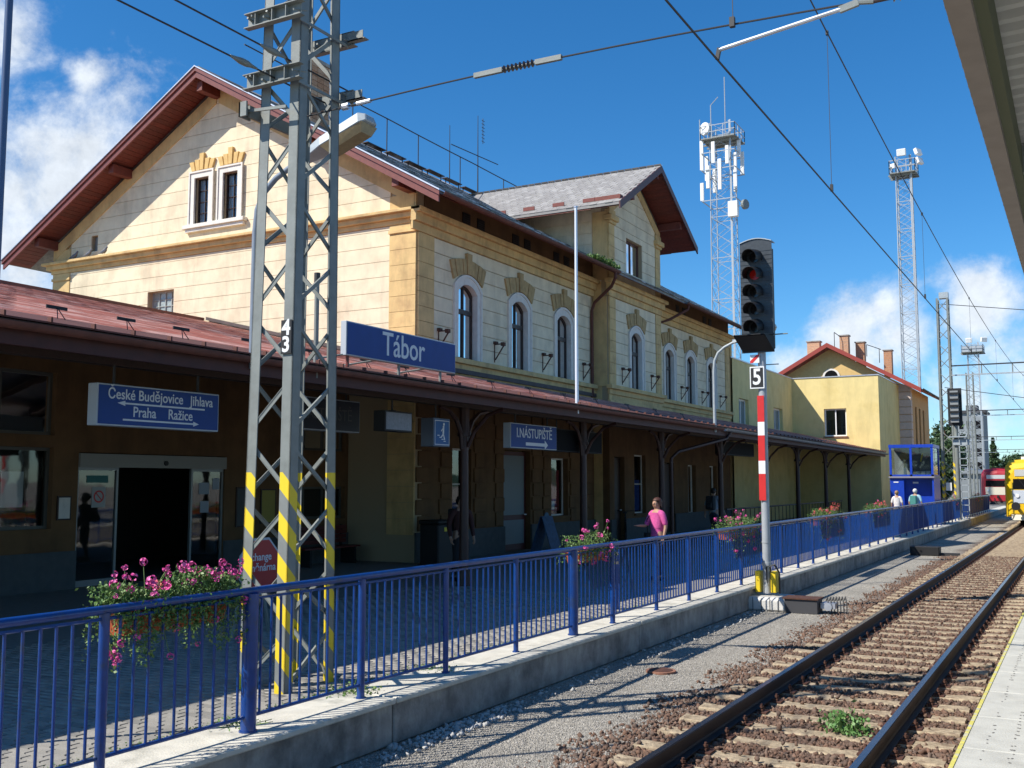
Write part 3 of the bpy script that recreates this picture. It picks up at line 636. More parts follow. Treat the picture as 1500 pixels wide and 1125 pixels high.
for (yy, s) in ((RY0, 1), (RY1, -1)):         # side walls of the bay and of the dormer
    b = B(); b.box((XR-.25, yy, .2), (XF+.0, yy+s*.2, 9.15)); b.build('bay_side', OCHRE, sb)
    b = B(); b.box((XR-.25, yy, 9.15), (-21, yy+s*.2, 11.95)); b.build('dormer_side', STUCCO, sb)
    b = B(); b.box((XR, yy-s*.05, 9.2), (XR-.55, yy, 11.6)); b.box((XR-.05, yy-s*.04, 5.5), (XF+.03, yy, 8.6)); b.build('side_pilaster', OCHRE, sb)
b = B(); z = 9.3
while z < 11.4: b.box((-14.7, RY0-.025, z), (-18.5, RY0, z+.38)); z += .40
b.build('stucco_course', STUCCO, sb)
copy_tree(w0, sb, (XR, 34.85, SZ))
uw = square_window(sb, (XR, 34.78, 9.72), .77, 1.28, 'x', mat('red_brown_sash', (.10, .03, .02), .45), .14, 2, 1, .07, curtain=True)
# iron brackets between the windows
br = B(); br.bar((0, 0, .25), (0, 0, -.32), .035, .035, up=(0, 1, 0)); br.bar((.03, 0, -.25), (.32, 0, .16), .03, .03, up=(0, 1, 0)); br.bar((0, 0, .2), (.3, 0, .2), .03, .03); br.box((-.01, -.07, .2), (.09, .07, .28)); br.box((.24, -.06, .14), (.34, .06, .24))
br_o = None
for y in (22.55, 25.5, 28.52, 31.5, 41.2, 43.9, 46.5):
    if br_o is None: br.v = [(v[0]+XF+.03, v[1]+y, v[2]+5.95) for v in br.v]; br_o = br.build('iron_bracket', RUST, sb, loc=(XF+.03, y, 5.95))
    else: inst(br_o, sb, (XF+.03, y, 5.95))
for y in (33.5, 36.3): inst(br_o, sb, (XR+.03, y, 5.95))

# roof: two slabs, fascia, soffit boards, purlins, eave tiles
YR0, YR1 = 20.67, 49.0
b = B()
for s in (-1, 1):
    P_ = lambda q, dz: (-21.75+s*q, YR0, 14.05-.572*q+dz); b.prism([P_(0, 0), P_(8.32, 0), P_(8.32, -.10), P_(0, -.10)], (0, YR1-YR0, 0))
b.build('roof', SLATE_D, sb)
b = B()
for s in (-1, 1):
    P_ = lambda q, dz: (-21.75+s*q, YR0-.03, 14.05-.572*q+dz); b.prism([P_(0, -.08), P_(8.30, -.08), P_(8.30, -.30), P_(0, -.30)], (0, .05, 0)); 
    P_ = lambda q, dz: (-21.75+s*q, YR0-.07, 14.05-.572*q+dz); b.prism([P_(0, .0), P_(8.34, .0), P_(8.34, -.12), P_(0, -.12)], (0, .05, 0))
b.build('verge_board', REDPAINT, sb)
b = B()
for s in (-1, 1):
    P_ = lambda q, dz: (-21.75+s*q, YR0-.10, 14.05-.572*q+dz); b.prism([P_(0, .035), P_(8.36, .035), P_(8.36, .0), P_(0, .0)], (0, .34, 0))
b.build('verge_flashing', FLASH, sb)
b = B(); r4 = random.Random(4)
for s in (-1, 1):
    q = .12
    while q < 8.2:
        P_ = lambda q_, dz: (-21.75+s*q_, YR0+.02, 14.05-.572*q_+dz); e = r4.uniform(0, .006)
        b.prism([P_(q, -.125-e), P_(q+.135, -.125-e), P_(q+.135, -.15-e), P_(q, -.15-e)], (0, YG-YR0-.02, 0)); q += .145
o = b.build('soffit_boards', REDWOOD, sb); o['kind'] = 'stuff'
for s in (-1, 1):
    for q in (.45, 3.6, 6.9):
        if s == 1 and q == .45: continue
        xq = -21.75+s*q*(1 if q > 1 else 0); zq = 14.05-.572*(q if q > 1 else .3)-.2
        b = B(); b.box((xq-.11, YR0+.12, zq-.28), (xq+.11, YG, zq)); b.build('purlin', REDWOOD, sb, bevel=.01)
b = B(); q = 6.5       # boards under the long eave
yy = YR0+.02
for k in range(7):
    q0 = 7.07+k*.175; b.prism([(-21.75+q0, YG, 14.05-.572*q0-.112), (-21.75+q0+.165, YG, 14.05-.572*(q0+.165)-.112), (-21.75+q0+.165, YG, 14.05-.572*(q0+.165)-.135), (-21.75+q0, YG, 14.05-.572*q0-.135)], (0, YR1-YG, 0))
b.build('eave_boards', REDWOOD, sb)
def tile_row(b, s, q, y0, y1, wd, ln, r, mi=0):
    y = y0
    while y < y1:
        e = r.uniform(-.012, .012); z0 = 14.05-.572*(q+ln)+.035; z1 = 14.05-.572*q+.015
        b.add([(-21.75+s*q, y+.008, z1), (-21.75+s*q, y+wd-.008, z1), (-21.75+s*(q+ln+e), y+wd-.008, z0), (-21.75+s*(q+ln+e), y+.008, z0), (-21.75+s*(q+ln+e), y+wd-.008, z0-.025), (-21.75+s*(q+ln+e), y+.008, z0-.025)], [(0,1,2,3),(3,2,4,5)], mi); y += wd
b = B(); r5 = random.Random(5)
for k in range(0, 22): tile_row(b, 1, 8.34-.36*(k+1), YR0+.25, YR1, .40, .38, r5)
for k in range(3): tile_row(b, -1, 8.34-.36*(k+1), YR0+.25, YR1, .40, .38, r5)
o = b.build('roof_slates', SLATE_D, sb, fixn=False); o['kind'] = 'stuff'
for i in range(34):      # ridge caps and the ragged walkway boards beside the ridge
    y = YR0+.05+i*.84; b = B(); b.prism([(-21.93, y, 13.98), (-21.75, y, 14.12), (-21.57, y, 13.98), (-21.75, y, 14.07)], (0, .83, 0)); b.build('ridge_cap', SLATE_D, sb)
for i in range(11):
    y = 25.2+i*1.28; b = B(); e_ = R_.uniform(-.05, .05); b.box((-21.3, y+.1*R_.random(), 13.90+e_), (-21.05, y+1.1+.1*R_.random(), 13.93+e_)); b.box((-21.25, y+.2, 13.7), (-21.22, y+.23, 13.9+e_)); b.box((-21.1, y+.9, 13.65), (-21.07, y+.93, 13.9+e_)); b.build('walkway_board', DKWOOD, sb)
def halfpipe(b, p, q, r, n=8):
    """gutter: half tube open upward, along Y"""
    out = []; 
    for P_ in (p, q):
        out += [(P_[0]+r*math.cos(math.pi+math.pi*i/n), P_[1], P_[2]+r*math.sin(math.pi+math.pi*i/n)) for i in range(n+1)] + [(P_[0]+(r-.008)*math.cos(math.pi+math.pi*i/n), P_[1], P_[2]+(r-.008)*math.sin(math.pi+math.pi*i/n)) for i in reversed(range(n+1))]
    k = 2*(n+1); b.add(out, [(i, (i+1) % k, k+(i+1) % k, k+i) for i in range(k)]+[tuple(reversed(range(k))), tuple(range(k, 2*k))])
for (y0, y1) in ((YR0, 31.6), (38.3, YR1)):
    b = B(); halfpipe(b, (-13.36, y0, 9.25), (-13.36, y1, 9.25), .085); b.build('gutter', GUTTER_SHADE, sb, smooth=True)
for pts in ([(-13.36, 31.3, 9.2), (-13.36, 31.3, 9.0), (-13.6, 31.5, 8.75), (-14.45, 32.0, 8.35), (-14.6, 32.1, 8.1), (-14.6, 32.1, 5.1)], [(-13.36, 38.6, 9.2), (-13.4, 38.6, 9.0), (-14.0, 38.2, 8.6), (-14.6, 37.65, 8.3), (-14.6, 37.6, 5.1)]):
    b = B(); b.path(pts, .055, 8); b.build('downpipe', GUTTER_SHADE, sb, smooth=True)
# moss grown on the gutter end
def leafcloud(n, fn, size, seed, quad=True):
    rg = np.random.default_rng(seed); c = fn(rg, n); n = len(c)
    d1 = rg.normal(size=(n, 3)); d1 /= np.linalg.norm(d1, axis=1)[:, None]; d2 = np.cross(d1, rg.normal(size=(n, 3))); d2 /= np.linalg.norm(d2, axis=1)[:, None]
    s = size*(.6+.8*rg.random(n))[:, None]
    V = np.stack([c-d1*s, c+d2*s*.6, c+d1*s, c-d2*s*.6], 1).reshape(-1, 3); F = np.arange(len(V)).reshape(-1, 4); return V, F
V, F = leafcloud(1500, lambda rg, n: np.c_[rg.uniform(-13.7, -13.28, n), rg.uniform(29.6, 31.6, n), 9.33+np.abs(rg.normal(0, .07, n))], .045, 11)
o = bigmesh('moss', V, F, LEAF, sb, kind='stuff')

# dormer roof over the bay: slates in rows
DX0, DX1, DZ = -13.05, -21.3, 13.72; DH = 3.9; DS = .575
b = B()
for s in (-1, 1):
    P_ = lambda q, dz, x=DX0: (x, 34.88+s*q, DZ-DS*q+dz); b.prism([P_(0, 0), P_(DH, 0), P_(DH, -.10), P_(0, -.10)], (DX1-DX0, 0, 0))
b.build('dormer_roof', SLATE, sb)
b = B(); r6 = random.Random(8)
for s in (-1, 1):
    for k in range(17):
        q0 = DH-.235*(k+1); x = DX0+.02-(.15 if k % 2 else 0)
        while x > DX1:
            e = r6.uniform(-.008, .008); wd = .29
            b.add([(x, 34.88+s*q0, DZ-DS*q0+.012), (x-wd+.012, 34.88+s*q0, DZ-DS*q0+.012), (x-wd+.012, 34.88+s*(q0+.25+e), DZ-DS*(q0+.25)+.03), (x, 34.88+s*(q0+.25+e), DZ-DS*(q0+.25)+.03), (x-wd+.012, 34.88+s*(q0+.25+e), DZ-DS*(q0+.25)+.006), (x, 34.88+s*(q0+.25+e), DZ-DS*(q0+.25)+.006)], [(0,1,2,3),(3,2,4,5)]); x -= wd
o = b.build('dormer_slates', SLATE, sb, fixn=False); o['kind'] = 'stuff'
b = B()
for s in (-1, 1):
    P_ = lambda q, dz: (DX0+.03, 34.88+s*q, DZ-DS*q+dz); b.prism([P_(0, .02), P_(DH+.03, .02), P_(DH+.03, -.24), P_(0, -.24)], (-.05, 0, 0))
b.build('dormer_verge', mat('dark_red_verge', (.075, .02, .018), .5), sb)
b = B()
for s in (-1, 1):
    x = DX0-.03
    q = .1
    while q < DH-.1:
        P_ = lambda q_, dz: (DX0-.02, 34.88+s*q_, DZ-DS*q_+dz); b.prism([P_(q, -.13), P_(q+.135, -.13), P_(q+.135, -.155), P_(q, -.155)], (XR-DX0+.02, 0, 0)); q += .145
    P_ = lambda q_, dz: (XR, 34.88+s*q_, DZ-DS*q_+dz); b.prism([P_(2.5, -.13), P_(DH-.02, -.13), P_(DH-.02, -.155), P_(2.5, -.155)], (-6, 0, 0))
b.build('dormer_soffit', REDWOOD, sb)
b = B(); b.box((DX0-.1, 31.25, 11.62), (XR, 31.5, 11.8)); 
for q in (2.4,): 
    for s in (-1, 1): b.box((DX0-.12, 34.88+s*q-.1, DZ-DS*q-.42), (XR, 34.88+s*q+.1, DZ-DS*q-.16))
b.box((DX0-.12, 34.78, DZ-.46), (XR, 34.98, DZ-.18)); b.build('purlin', REDWOOD, sb)
for s in (-1, 1):
    for k in range(5):
        x = -14.3-k*1.15; y = 34.88+s*3.62; z = DZ-DS*3.62; b = B(); b.box((x-.22, y-.02, z+.03), (x+.22, y+.02, z+.16)); b.build('snow_guard', REDPAINT, sb)
# ridge handrail, aerials and chimney
hr = thing('roof_handrail', 'thin iron handrail standing along the ridge of the station roof', 'handrail', (-21.7, 30, 14.05))
b = B(); b.path([(-21.7, y, 15.42-.01*math.sin(y)) for y in (22.5, 25, 27.8, 30, 32, 34.2, 36, 37.9, 40.2)], .022, 6); b.build('top_rail', CABLE, hr)
for y in (23.6, 25.7, 27.82, 29.84, 31.87, 34.9, 38.5): b = B(); b.tube((-21.7, y, 14.0), (-21.7, y, 15.42), .02, 6); b.build('post', CABLE, hr)
for nm, y, zt, lab, arm in (('lightning_rod', 34.1, 16.5, 'bare thin rod left of the cross shaped aerial on the roof ridge', False), ('roof_aerial', 36.3, 17.6, 'tall thin aerial with crossbar on the station roof ridge', True)):
    t = thing(nm, lab, 'aerial', (-21.7, y, 14.0)); b = B(); b.tube((-21.7, y, 14.0), (-21.7, y, zt), .03 if arm else .022, 6, r2=.012); b.build('mast', CABLE, t)
    if arm:
        b = B(); b.tube((-21.7, y-2.1, 15.75), (-21.7, y+1.7, 15.95), .02, 5); b.build('crossbar', CABLE, t)
        b = B()
        for k in range(7): b.tube((-21.55, y+.05, 16.5+k*.15), (-21.55, y+.3, 16.5+k*.15), .012, 4)
        b.tube((-21.55, y+.16, 16.4), (-21.55, y+.16, 17.5), .014, 4); b.build('element', CABLE, t)
ch = B(); chx, chy = -20.3, 24.0
b = B(); b.box((chx-.3, chy-.42, 12.7), (chx+.3, chy+.42, 15.0)); chm = b.build('chimney', mat('chimney_mortar', (.45, .38, .30), .95, var=.1), sb)
bm_ = None
z = 12.9; row = 0
while z < 15.0:
    for (fx, n_, u0) in (('y', 2, chx-.31), ('x', 3, chy-.43)):
        for k in range(n_):
            wdt = .62/2 if fx == 'y' else .86/3; u = u0+wdt*(k+(.0 if row % 2 else 0))
            b = B()
            if fx == 'y': b.box((u+.008, chy-.45, z), (u+wdt-.008, chy-.42, z+.135))
            else: b.box((chx+.30, u+.008, z), (chx+.33, u+wdt-.008, z+.135))
            b.build('brick', BRICK, chm, fixn=False)
    z += .15; row += 1
b = B(); b.box((chx-.38, chy-.5, 15.0), (chx+.38, chy+.5, 15.1)); b.build('chimney_cap', CONC, sb)

# openings of the ground floor, plinth, quoins
b = B()
for (y0, y1) in ((YG, 26.1), (27.75, RY0), (RY1, 39.2), (40.3, YE)): b.box((XF, y0, .2), (XF+.06, y1, .95))
for (y0, y1) in ((RY0, 32.8), (33.7, RY1)): b.box((XR, y0, .2), (XR+.06, y1, .95))
b.build('plinth', PLINTH, sb)
for (yc, hw) in ((YG+.35, .34), (22.95, .3), (24.7, .3), (25.8, .28), (28.1, .3), (28.8, .28), (30.7, .28), (31.9, .3)):
    k = 0; z = .98
    while z < 4.0:
        h_ = hw*(1 if k % 2 else .72); b = B(); b.box((XF, yc-h_, z), (XF+.05, yc+h_, z+.38)); b.build('quoin_stone', OCHRE_W, sb, bevel=.012); z += .41; k += 1
POST1 = mat('poster_red', (.28, .02, .03), .6, var=.3, vscale=6); POST2 = mat('poster_blue', (.02, .08, .30), .5, var=.4, vscale=5)
square_window(sb, (XF, 23.81, 1.2), .49, 1.92, 'x', WHITE_T, .18, 1, 2, .05, sill=OCHRE_W)
wb = square_window(sb, (XF, 29.75, 1.15), .60, 1.83, 'x', WHITE_T, .18, 1, 1, .05, sill=OCHRE_W)
b = B(); b.box((XF-.28, 29.3, 1.3), (XF-.25, 30.2, 2.6)); b.build('poster', POST1, wb)
b = B(); b.box((XF-.245, 29.35, 1.35), (XF-.24, 29.85, 1.62)); b.build('notice', WHITEP, wb)
wc = square_window(sb, (XR, 35.15, 1.1), .55, 2.1, 'x', WHITE_T, .15, 1, 2, .05, sill=OCHRE_W)
b = B(); b.box((XR-.25, 34.7, 1.2), (XR-.22, 35.6, 2.3)); b.build('poster', POST2, wc)
for y in (42.5, 45.4): square_window(sb, (XF, y, .9), .5, 2.05, 'x', WHITE_T, .18, 2, 1, .05)
def door(yc, x, hw, h, m, panel=None):
    b = B(); b.box((x-.22, yc-hw, .22), (x-.17, yc+hw, .22+h)); d = b.build('door', m, sb, loc=(x-.2, yc, .22))
    b = B(); b.box((x-.17, yc-hw+.12, .4), (x-.155, yc+hw-.12, 1.1)); b.box((x-.17, yc-hw+.12, 1.25), (x-.155, yc+hw-.12, .1+h)); b.build('panel', panel or m, d)
    b = B(); b.tube((x-.17, yc+hw-.08, 1.25), (x-.1, yc+hw-.08, 1.25), .02, 6); b.box((x-.11, yc+hw-.2, 1.235), (x-.09, yc+hw-.06, 1.265)); b.build('handle', FLASH, d)
door(26.92, XF, .82, 2.9, mat('dark_red_door', (.09, .015, .015), .5), mat('grey_door_panel', (.16, .19, .2), .5))
door(33.25, XR, .45, 2.85, DKWOOD); door(39.75, XF, .55, 2.75, DKWOOD)

# ------------------------------------------------------------------ left wing with automatic door (faces the track)
XW = -16.8; WY0, WY1 = 2.0, YG
wing = thing('ticket_hall_wing', 'low ochre entrance wing with automatic glass door under the red roof', 'building', (-19, 12, .2))
opsW = [(9.6, 12.75, 1.35, 2.85), (9.6, 12.75, 3.08, 4.25), (13.3, 17.15, .22, 2.78), (19.2, 21.45, 1.3, 2.1), (19.2, 21.45, 3.0, 4.25)]
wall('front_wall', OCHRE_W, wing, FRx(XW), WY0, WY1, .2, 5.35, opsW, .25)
b = B(); b.box((-22.0, WY0, .2), (-21.8, WY1, 5.9)); b.box((-21.8, WY0, .2), (XW-.25, WY0+.2, 5.3)); b.build('inner_walls', mat('hall_wall', (.08, .07, .06), .9), wing)
b = B(); b.box((-21.8, WY0+.2, 3.6), (XW-.25, WY1, 3.7)); b.build('ceiling', DARKIN, wing)
b = B(); b.box((XW, WY0, .2), (XW+.04, 13.3, .92)); b.box((XW, 17.15, .2), (XW+.04, WY1, .92)); b.build('plinth', PLINTH, wing)
FRM = mat('dark_window_frame', (.09, .085, .07), .5); ALU = mat('aluminium_frame', (.24, .25, .25), .4, .4)
square_window(wing, (XW, 11.175, 1.35), 1.575, 1.5, 'x', FRM, .12, 3, 1, .06); square_window(wing, (XW, 11.175, 3.08), 1.575, 1.17, 'x', FRM, .12, 3, 1, .06)
square_window(wing, (XW, 20.32, 3.0), 1.125, 1.25, 'x', FRM, .12, 3, 1, .06); square_window(wing, (XW, 20.32, 1.3), 1.125, .8, 'x', FRM, .12, 3, 1, .06)
for (y0, y1, z0, z1, m_) in ((11.9, 12.35, 1.75, 2.4, WHITEP), (12.0, 12.3, 3.5, 3.62, YELP), (10.3, 11.2, 1.6, 2.3, CURTAIN), (9.8, 10.2, 1.8, 2.5, POST1)):
    b = B(); b.box((XW-.30, y0, z0), (XW-.29, y1, z1)); b.build('window_poster', m_, wing)
for (y0, z0, w_, h_, m_) in ((17.5, 1.2, .6, .9, PLINTH), (18.3, 1.25, .5, .8, mat('timetable_yellow', (.35, .28, .06), .7)), (12.85, 1.5, .3, .45, WHITE_T)):
    b = B(); b.box((XW+.001, y0, z0), (XW+.03, y0+w_, z0+h_)); nb = b.build('notice_board', DKWOOD, wing); b = B(); b.box((XW+.031, y0+.03, z0+.03), (XW+.034, y0+w_-.03, z0+h_-.03)); b.build('timetable', m_, nb)
b = B(); b.box((XW-.14, 13.3, 2.50), (XW+.05, 17.15, 2.76)); dh = b.build('door_header', mat('grey_door_header', (.28, .27, .24), .5), wing)
b = B(); b.disc((XW+.05, 15.4, 2.6), .05, (1, 0, 0), .03, 12); b.build('sensor', BLACK, dh)
for (y0, y1) in ((13.3, 14.28), (16.2, 17.15)):
    b = B(); 
    for (a, c, e, f) in ((y0, y0+.05, .22, 2.5), (y1-.05, y1, .22, 2.5), (y0+.05, y1-.05, .22, .34), (y0+.05, y1-.05, 2.44, 2.5)): b.box((XW-.1, a, e), (XW-.04, c, f))
    sp = b.build('side_light', ALU, wing, loc=(XW, (y0+y1)/2, .22)); b = B(); b.add([(XW-.07, y0+.05, .34), (XW-.07, y1-.05, .34), (XW-.07, y1-.05, 2.44), (XW-.07, y0+.05, 2.44)], [(0,1,2,3)]); b.build('pane', GLASS, sp)
    if y0 < 14:
        b = B(); b.box((XW-.066, 13.68, 1.72), (XW-.062, 14.0, 2.12)); b.build('no_smoking_notice', mat('notice_paper', (.42, .42, .40), .8), sp)
        b = B(); b.ring([(XW-.060, 13.84+.12*math.cos(a), 1.93+.12*math.sin(a)) for a in np.linspace(0, 6.28, 21)[:-1]], [(XW-.060, 13.84+.09*math.cos(a), 1.93+.09*math.sin(a)) for a in np.linspace(0, 6.28, 21)[:-1]], (.002, 0, 0)); b.bar((XW-.059, 13.77, 2.0), (XW-.059, 13.91, 1.86), .002, .02, up=(0, 1, 1)); b.build('prohibition_ring', REDP, sp)
        b = B(); b.box((XW-.066, 13.55, 2.2), (XW-.062, 14.05, 2.34)); b.build('door_sticker', mat('teal_sticker', (.03, .16, .15), .6), sp)
    else:
        b = B(); b.box((XW-.066, 16.45, 1.95), (XW-.062, 16.75, 2.2)); b.box((XW-.066, 16.85, 2.05), (XW-.062, 17.05, 2.3)); b.box((XW-.066, 16.5, 1.55), (XW-.062, 16.75, 1.8)); b.build('notice', mat('notice_paper2', (.35, .38, .42), .8), sp)

# ------------------------------------------------------------------ canopy roof along both
can = thing('platform_canopy', 'long platform canopy with rusty red tiled roof on dark columns', 'canopy', (-12, 25, .2))
CS = .2375; cz = lambda x: 3.9+CS*(-9.6-x)
b = B()
b.prism([(-9.6, 2, 3.88), (-22.07, 2, cz(-22.07)-.02), (-22.07, 2, cz(-22.07)-.10), (-9.6, 2, 3.80)], (0, YG-.02-2, 0))
b.prism([(-9.6, YG-.02, 3.88), (XF+.07, YG-.02, cz(XF+.07)-.02), (XF+.07, YG-.02, cz(XF+.07)-.10), (-9.6, YG-.02, 3.80)], (0, 60.22-YG+.02, 0))
b.build('roof_deck', DKWOOD, can)
b = B(); b.prism([(-22.07, 2, 6.85), (-24, 2, 6.3), (-24, 2, 6.2), (-22.07, 2, 6.75)], (0, YG-.02-2, 0)); b.build('rear_slope', REDTILE, can)
b = B(); b.prism([(-9.56, 2, 3.905), (-10.45, 2, cz(-10.45)+.02), (-10.45, 2, cz(-10.45)), (-9.56, 2, 3.885)], (0, 58, 0)); b.build('eave_shade_strip', GUTTER_SHADE, can)  # shadow along the roof edge, put in as a dark brown strip
b = B(); 
for y in np.arange(2.2, 60, .55): b.box((-9.60, y-.012, 3.90), (-9.54, y+.012, 3.955))
b.build('eave_clips', GUTTER_SHADE, can)['kind'] = 'stuff'
tile = []
for k in range(44):
    x = -10.35-.285*k; y = 2.1-(.2 if k % 2 else 0)
    while y < 60:
        if y > YG-.45 and x-.3 < XF+.1: break
        tile.append((x, y, R_.uniform(-.0006, .0012), R_.uniform(-.012, .012))); y += .40
tv = np.array([(0, .004, .0045), (0, .396, .0045), (-.30, .396, .0), (-.30, .004, .0), (0, .004, .001), (0, .396, .001)])
def tile_dist(t): 
    d = math.hypot(t[0], t[1]); az = math.atan2(-t[0], t[1]); return d if az < math.radians(55.5) else 1e6+d
tile.sort(key=tile_dist)
tm = bpy.data.meshes.new('roof_tile'); tv2 = tv.copy(); tv2[[2, 3], 2] += .30*CS
tm.from_pydata([tuple(v) for v in tv2], [], [(0, 1, 2, 3), (4, 5, 1, 0)]); tm.materials.append(REDTILE)
for t in tile[:298]: o = bpy.data.objects.new('roof_tile', tm); link(o, can, (t[0], t[1], cz(t[0])+t[2])); o.rotation_euler.z = t[3]*.4
T_ = np.array(tile[298:]); off = np.c_[T_[:, 0]+T_[:, 3], T_[:, 1], 3.9+CS*(-9.6-T_[:, 0])+T_[:, 2]]
V = (tv2[None]+off[:, None]).reshape(-1, 3); F = (np.array([(0, 1, 2, 3), (4, 5, 1, 0)])[None]+np.arange(len(off))[:, None, None]*6).reshape(-1, 4)
bigmesh('roof_tiling', V, F, REDTILE, can, kind='stuff')
b = B(); b.box((-22.17, 2, 6.84), (-21.97, YG-.12, 6.92)); b.build('ridge_cap', REDPAINT, can)
b = B(); b.prism([(-21.9, YG-.13, cz(-21.9)+.03), (XF, YG-.13, cz(XF)+.03), (XF, YG-.13, cz(XF)+.12), (-21.9, YG-.13, cz(-21.9)+.12)], (0, .06, 0)); b.box((XF+.06, YG-.13, cz(XF)+.02), (XF+.12, RY0, cz(XF)+.14)); b.build('wall_flashing', mat('tar_flashing', (.10, .075, .07), .8, var=.15), can)
b = B(); b.box((-9.68, 2, 3.62), (-9.62, 60.2, 3.80)); b.build('fascia', mat('dark_red_fascia', (.055, .013, .010), .65, var=.2), can)
b = B(); halfpipe(b, (-9.52, 2, 3.84), (-9.52, 30.4, 3.84), .075); b.build('gutter', GUTTER_SHADE, can, smooth=True)
b = B(); halfpipe(b, (-9.52, 30.6, 3.84), (-9.52, 60.2, 3.80), .085); b.build('gutter', mat('galvanised_gutter', (.22, .23, .24), .5, .3, var=.2), can, smooth=True)
for y in np.arange(2.5, 60, 1.83):
    if abs(y-12.2) < .01: pass
    b = B(); xe = XW if y < YG else XF; b.prism([(-9.7, y, 3.78), (xe, y, cz(xe)-.12), (xe, y, cz(xe)-.28), (-9.7, y, 3.64)], (0, .12, 0)); b.build('rafter', DKWOOD, can)
b = B(); b.box((-10.72, 2, 3.66), (-10.54, 60, 3.84)); b.build('purlin', DKWOOD, can)
COLM = mat('dark_column_paint', (.045, .016, .012), .5, var=.15)
for y in (17.3, 22.8, 28.1, 33.6, 39.1, 44.2, 49.6, 55.0):
    b = B(); b.tube((-10.63, y, .2), (-10.63, y, .5), .15, 12, r2=.13); b.tube((-10.63, y, .5), (-10.63, y, 3.1), .095, 12, r2=.08); b.disc((-10.63, y, 3.1), .14, (0, 0, 1), .08, 12); b.tube((-10.63, y, 3.18), (-10.63, y, 3.66), .1, 8)
    c_ = b.build('column', COLM, can, loc=(-10.63, y, .2), smooth=True)
    for s in (-1, 1):
        b = B(); b.path([(-10.63, y+s*.08, 2.85), (-10.63, y+s*.12, 3.15), (-10.63, y+s*.3, 3.42), (-10.63, y+s*.55, 3.58), (-10.63, y+s*.9, 3.64)], [.05, .05, .045, .04, .035], 6); b.build('bracket', COLM, c_)
    b = B(); b.path([(-10.55, y, 2.9), (-10.4, y, 3.2), (-10.1, y, 3.5), (-9.75, y, 3.62)], .04, 6); b.build('bracket', COLM, c_)
for y in (31.2,):
    b = B(); b.path([(-9.52, y, 3.76), (-9.6, y-.2, 3.55), (-10.3, 28.6, 3.1), (-10.42, 28.35, 2.9), (-10.42, 28.35, .25)], .05, 8); b.build('downpipe', COLM, can, smooth=True)
for y in (7.84, 8.84, 9.74, 11.0, 12.3, 13.75, 14.88, 16.4, 17.9, 19.5, 21.2, 23, 25, 27, 29.2):
    b = B(); z = cz(-10.35); b.bar((-10.3, y-.05, z), (-10.38, y, z+.15), .008, .008, up=(0, 1, 0)); b.bar((-10.3, y+.06, z), (-10.38, y, z+.15), .008, .008, up=(0, 1, 0)); b.box((-10.395, y-.14, z+.13), (-10.38, y+.14, z+.17)); b.build('snow_guard', BLACK, can)
b = B(); b.path([(-10.1, 5.6, cz(-10.1)+.08), (-10.1, 6.75, cz(-10.1)+.08)], .055, 10); b.path([(-10.1, 6.6, cz(-10.1)+.08), (-10.1, 6.66, cz(-10.1)+.08)], .075, 10); b.build('roof_pipe', COLM, can, smooth=True)

# ================================================================== yellow extension and the brown building behind it
ex = thing('yellow_extension', 'flat roofed yellow office extension with projecting lit block and white windows', 'building', (-15, 58, .2))
wall('front_wall', YELLOW_B, ex, FRx(-14.7), YE+.32, 60.3, .2, 8.2, [(49.6, 51.3, 4.95, 6.35), (56.1, 58.0, 5.05, 6.3)])
wall('block_wall', YELLOW_B, ex, FRy(60.3), -14.7, -9.9, .2, 8.2, [(-12.92, -11.68, 4.82, 6.4)])
wall('block_wall', YELLOW_B, ex, FRx(-9.9), 60.6, 67.6, .2, 8.2, ())
b = B(); b.box((-26, YE+.32, 7.9), (-15.0, 67.5, 8.1)); b.box((-15.0, 60.6, 7.9), (-10.2, 67.5, 8.1)); b.build('roof', PLINTH, ex)
b = B(); b.box((-15.02, YE+.32, 8.2), (-14.66, 60.26, 8.26)); b.box((-14.66, 60.26, 8.2), (-9.86, 60.62, 8.26)); b.box((-10.2, 60.62, 8.2), (-9.86, 67.5, 8.26)); b.build('parapet_cap', FLASH, ex)
square_window(ex, (-14.7, 50.45, 4.95), .85, 1.4, 'x', WHITEP, .18, 2, 1, .09, sill=FLASH, curtain=True)
square_window(ex, (-14.7, 57.05, 5.05), .95, 1.25, 'x', WHITEP, .18, 2, 1, .09, sill=FLASH, curtain=True)
square_window(ex, (-12.3, 60.3, 4.82), .62, 1.58, 'y', WHITEP, .16, 2, 1, .08, sill=mat('brown_sill', (.2, .1, .06), .7))
b2 = thing('brown_gabled_house', 'brown rendered house with red tiled gable roof and brick chimneys behind the yellow block', 'building', (-14, 72, .2))
BX0, BX1, BY0, BY1 = -18.8, -9.25, 67.6, 76.2
wall('gable_wall', BROWN_B, b2, FRy(BY0), BX0, BX1, .2, 8.1, (), .3)
gl3 = lambda z: -14.02-(10.75-z)/.565; gr3 = lambda z: -14.02+(10.75-z)/.565
wall('gable_wall', mat('ochre_gable', (.62, .42, .17), .9, var=.08), b2, FRy(BY0), lambda z: max(BX0, gl3(z)), lambda z: min(BX1, gr3(z)), 8.1, 10.7, ())
wall('side_wall', BROWN_B, b2, FRx(BX1), BY0+.3, BY1, .2, 8.1, [(69.6+i*1.75, 70.35+i*1.75, 4.6, 7.0) for i in range(3)])
for i in range(3): square_window(b2, (BX1, 69.975+i*1.75, 4.6), .375, 2.4, 'x', DKWOOD, .08, 1, 3, .06, glassm=mat('brown_shutter', (.12, .05, .03), .7))
b = B(); n = 12
b.prism([(-13.95-.42*math.cos(math.pi*i/n), BY0-.04, 8.95+.42*math.sin(math.pi*i/n)) for i in range(n+1)], (0, .039, 0)); lu = b.build('lunette_window', BLACKSH, b2)
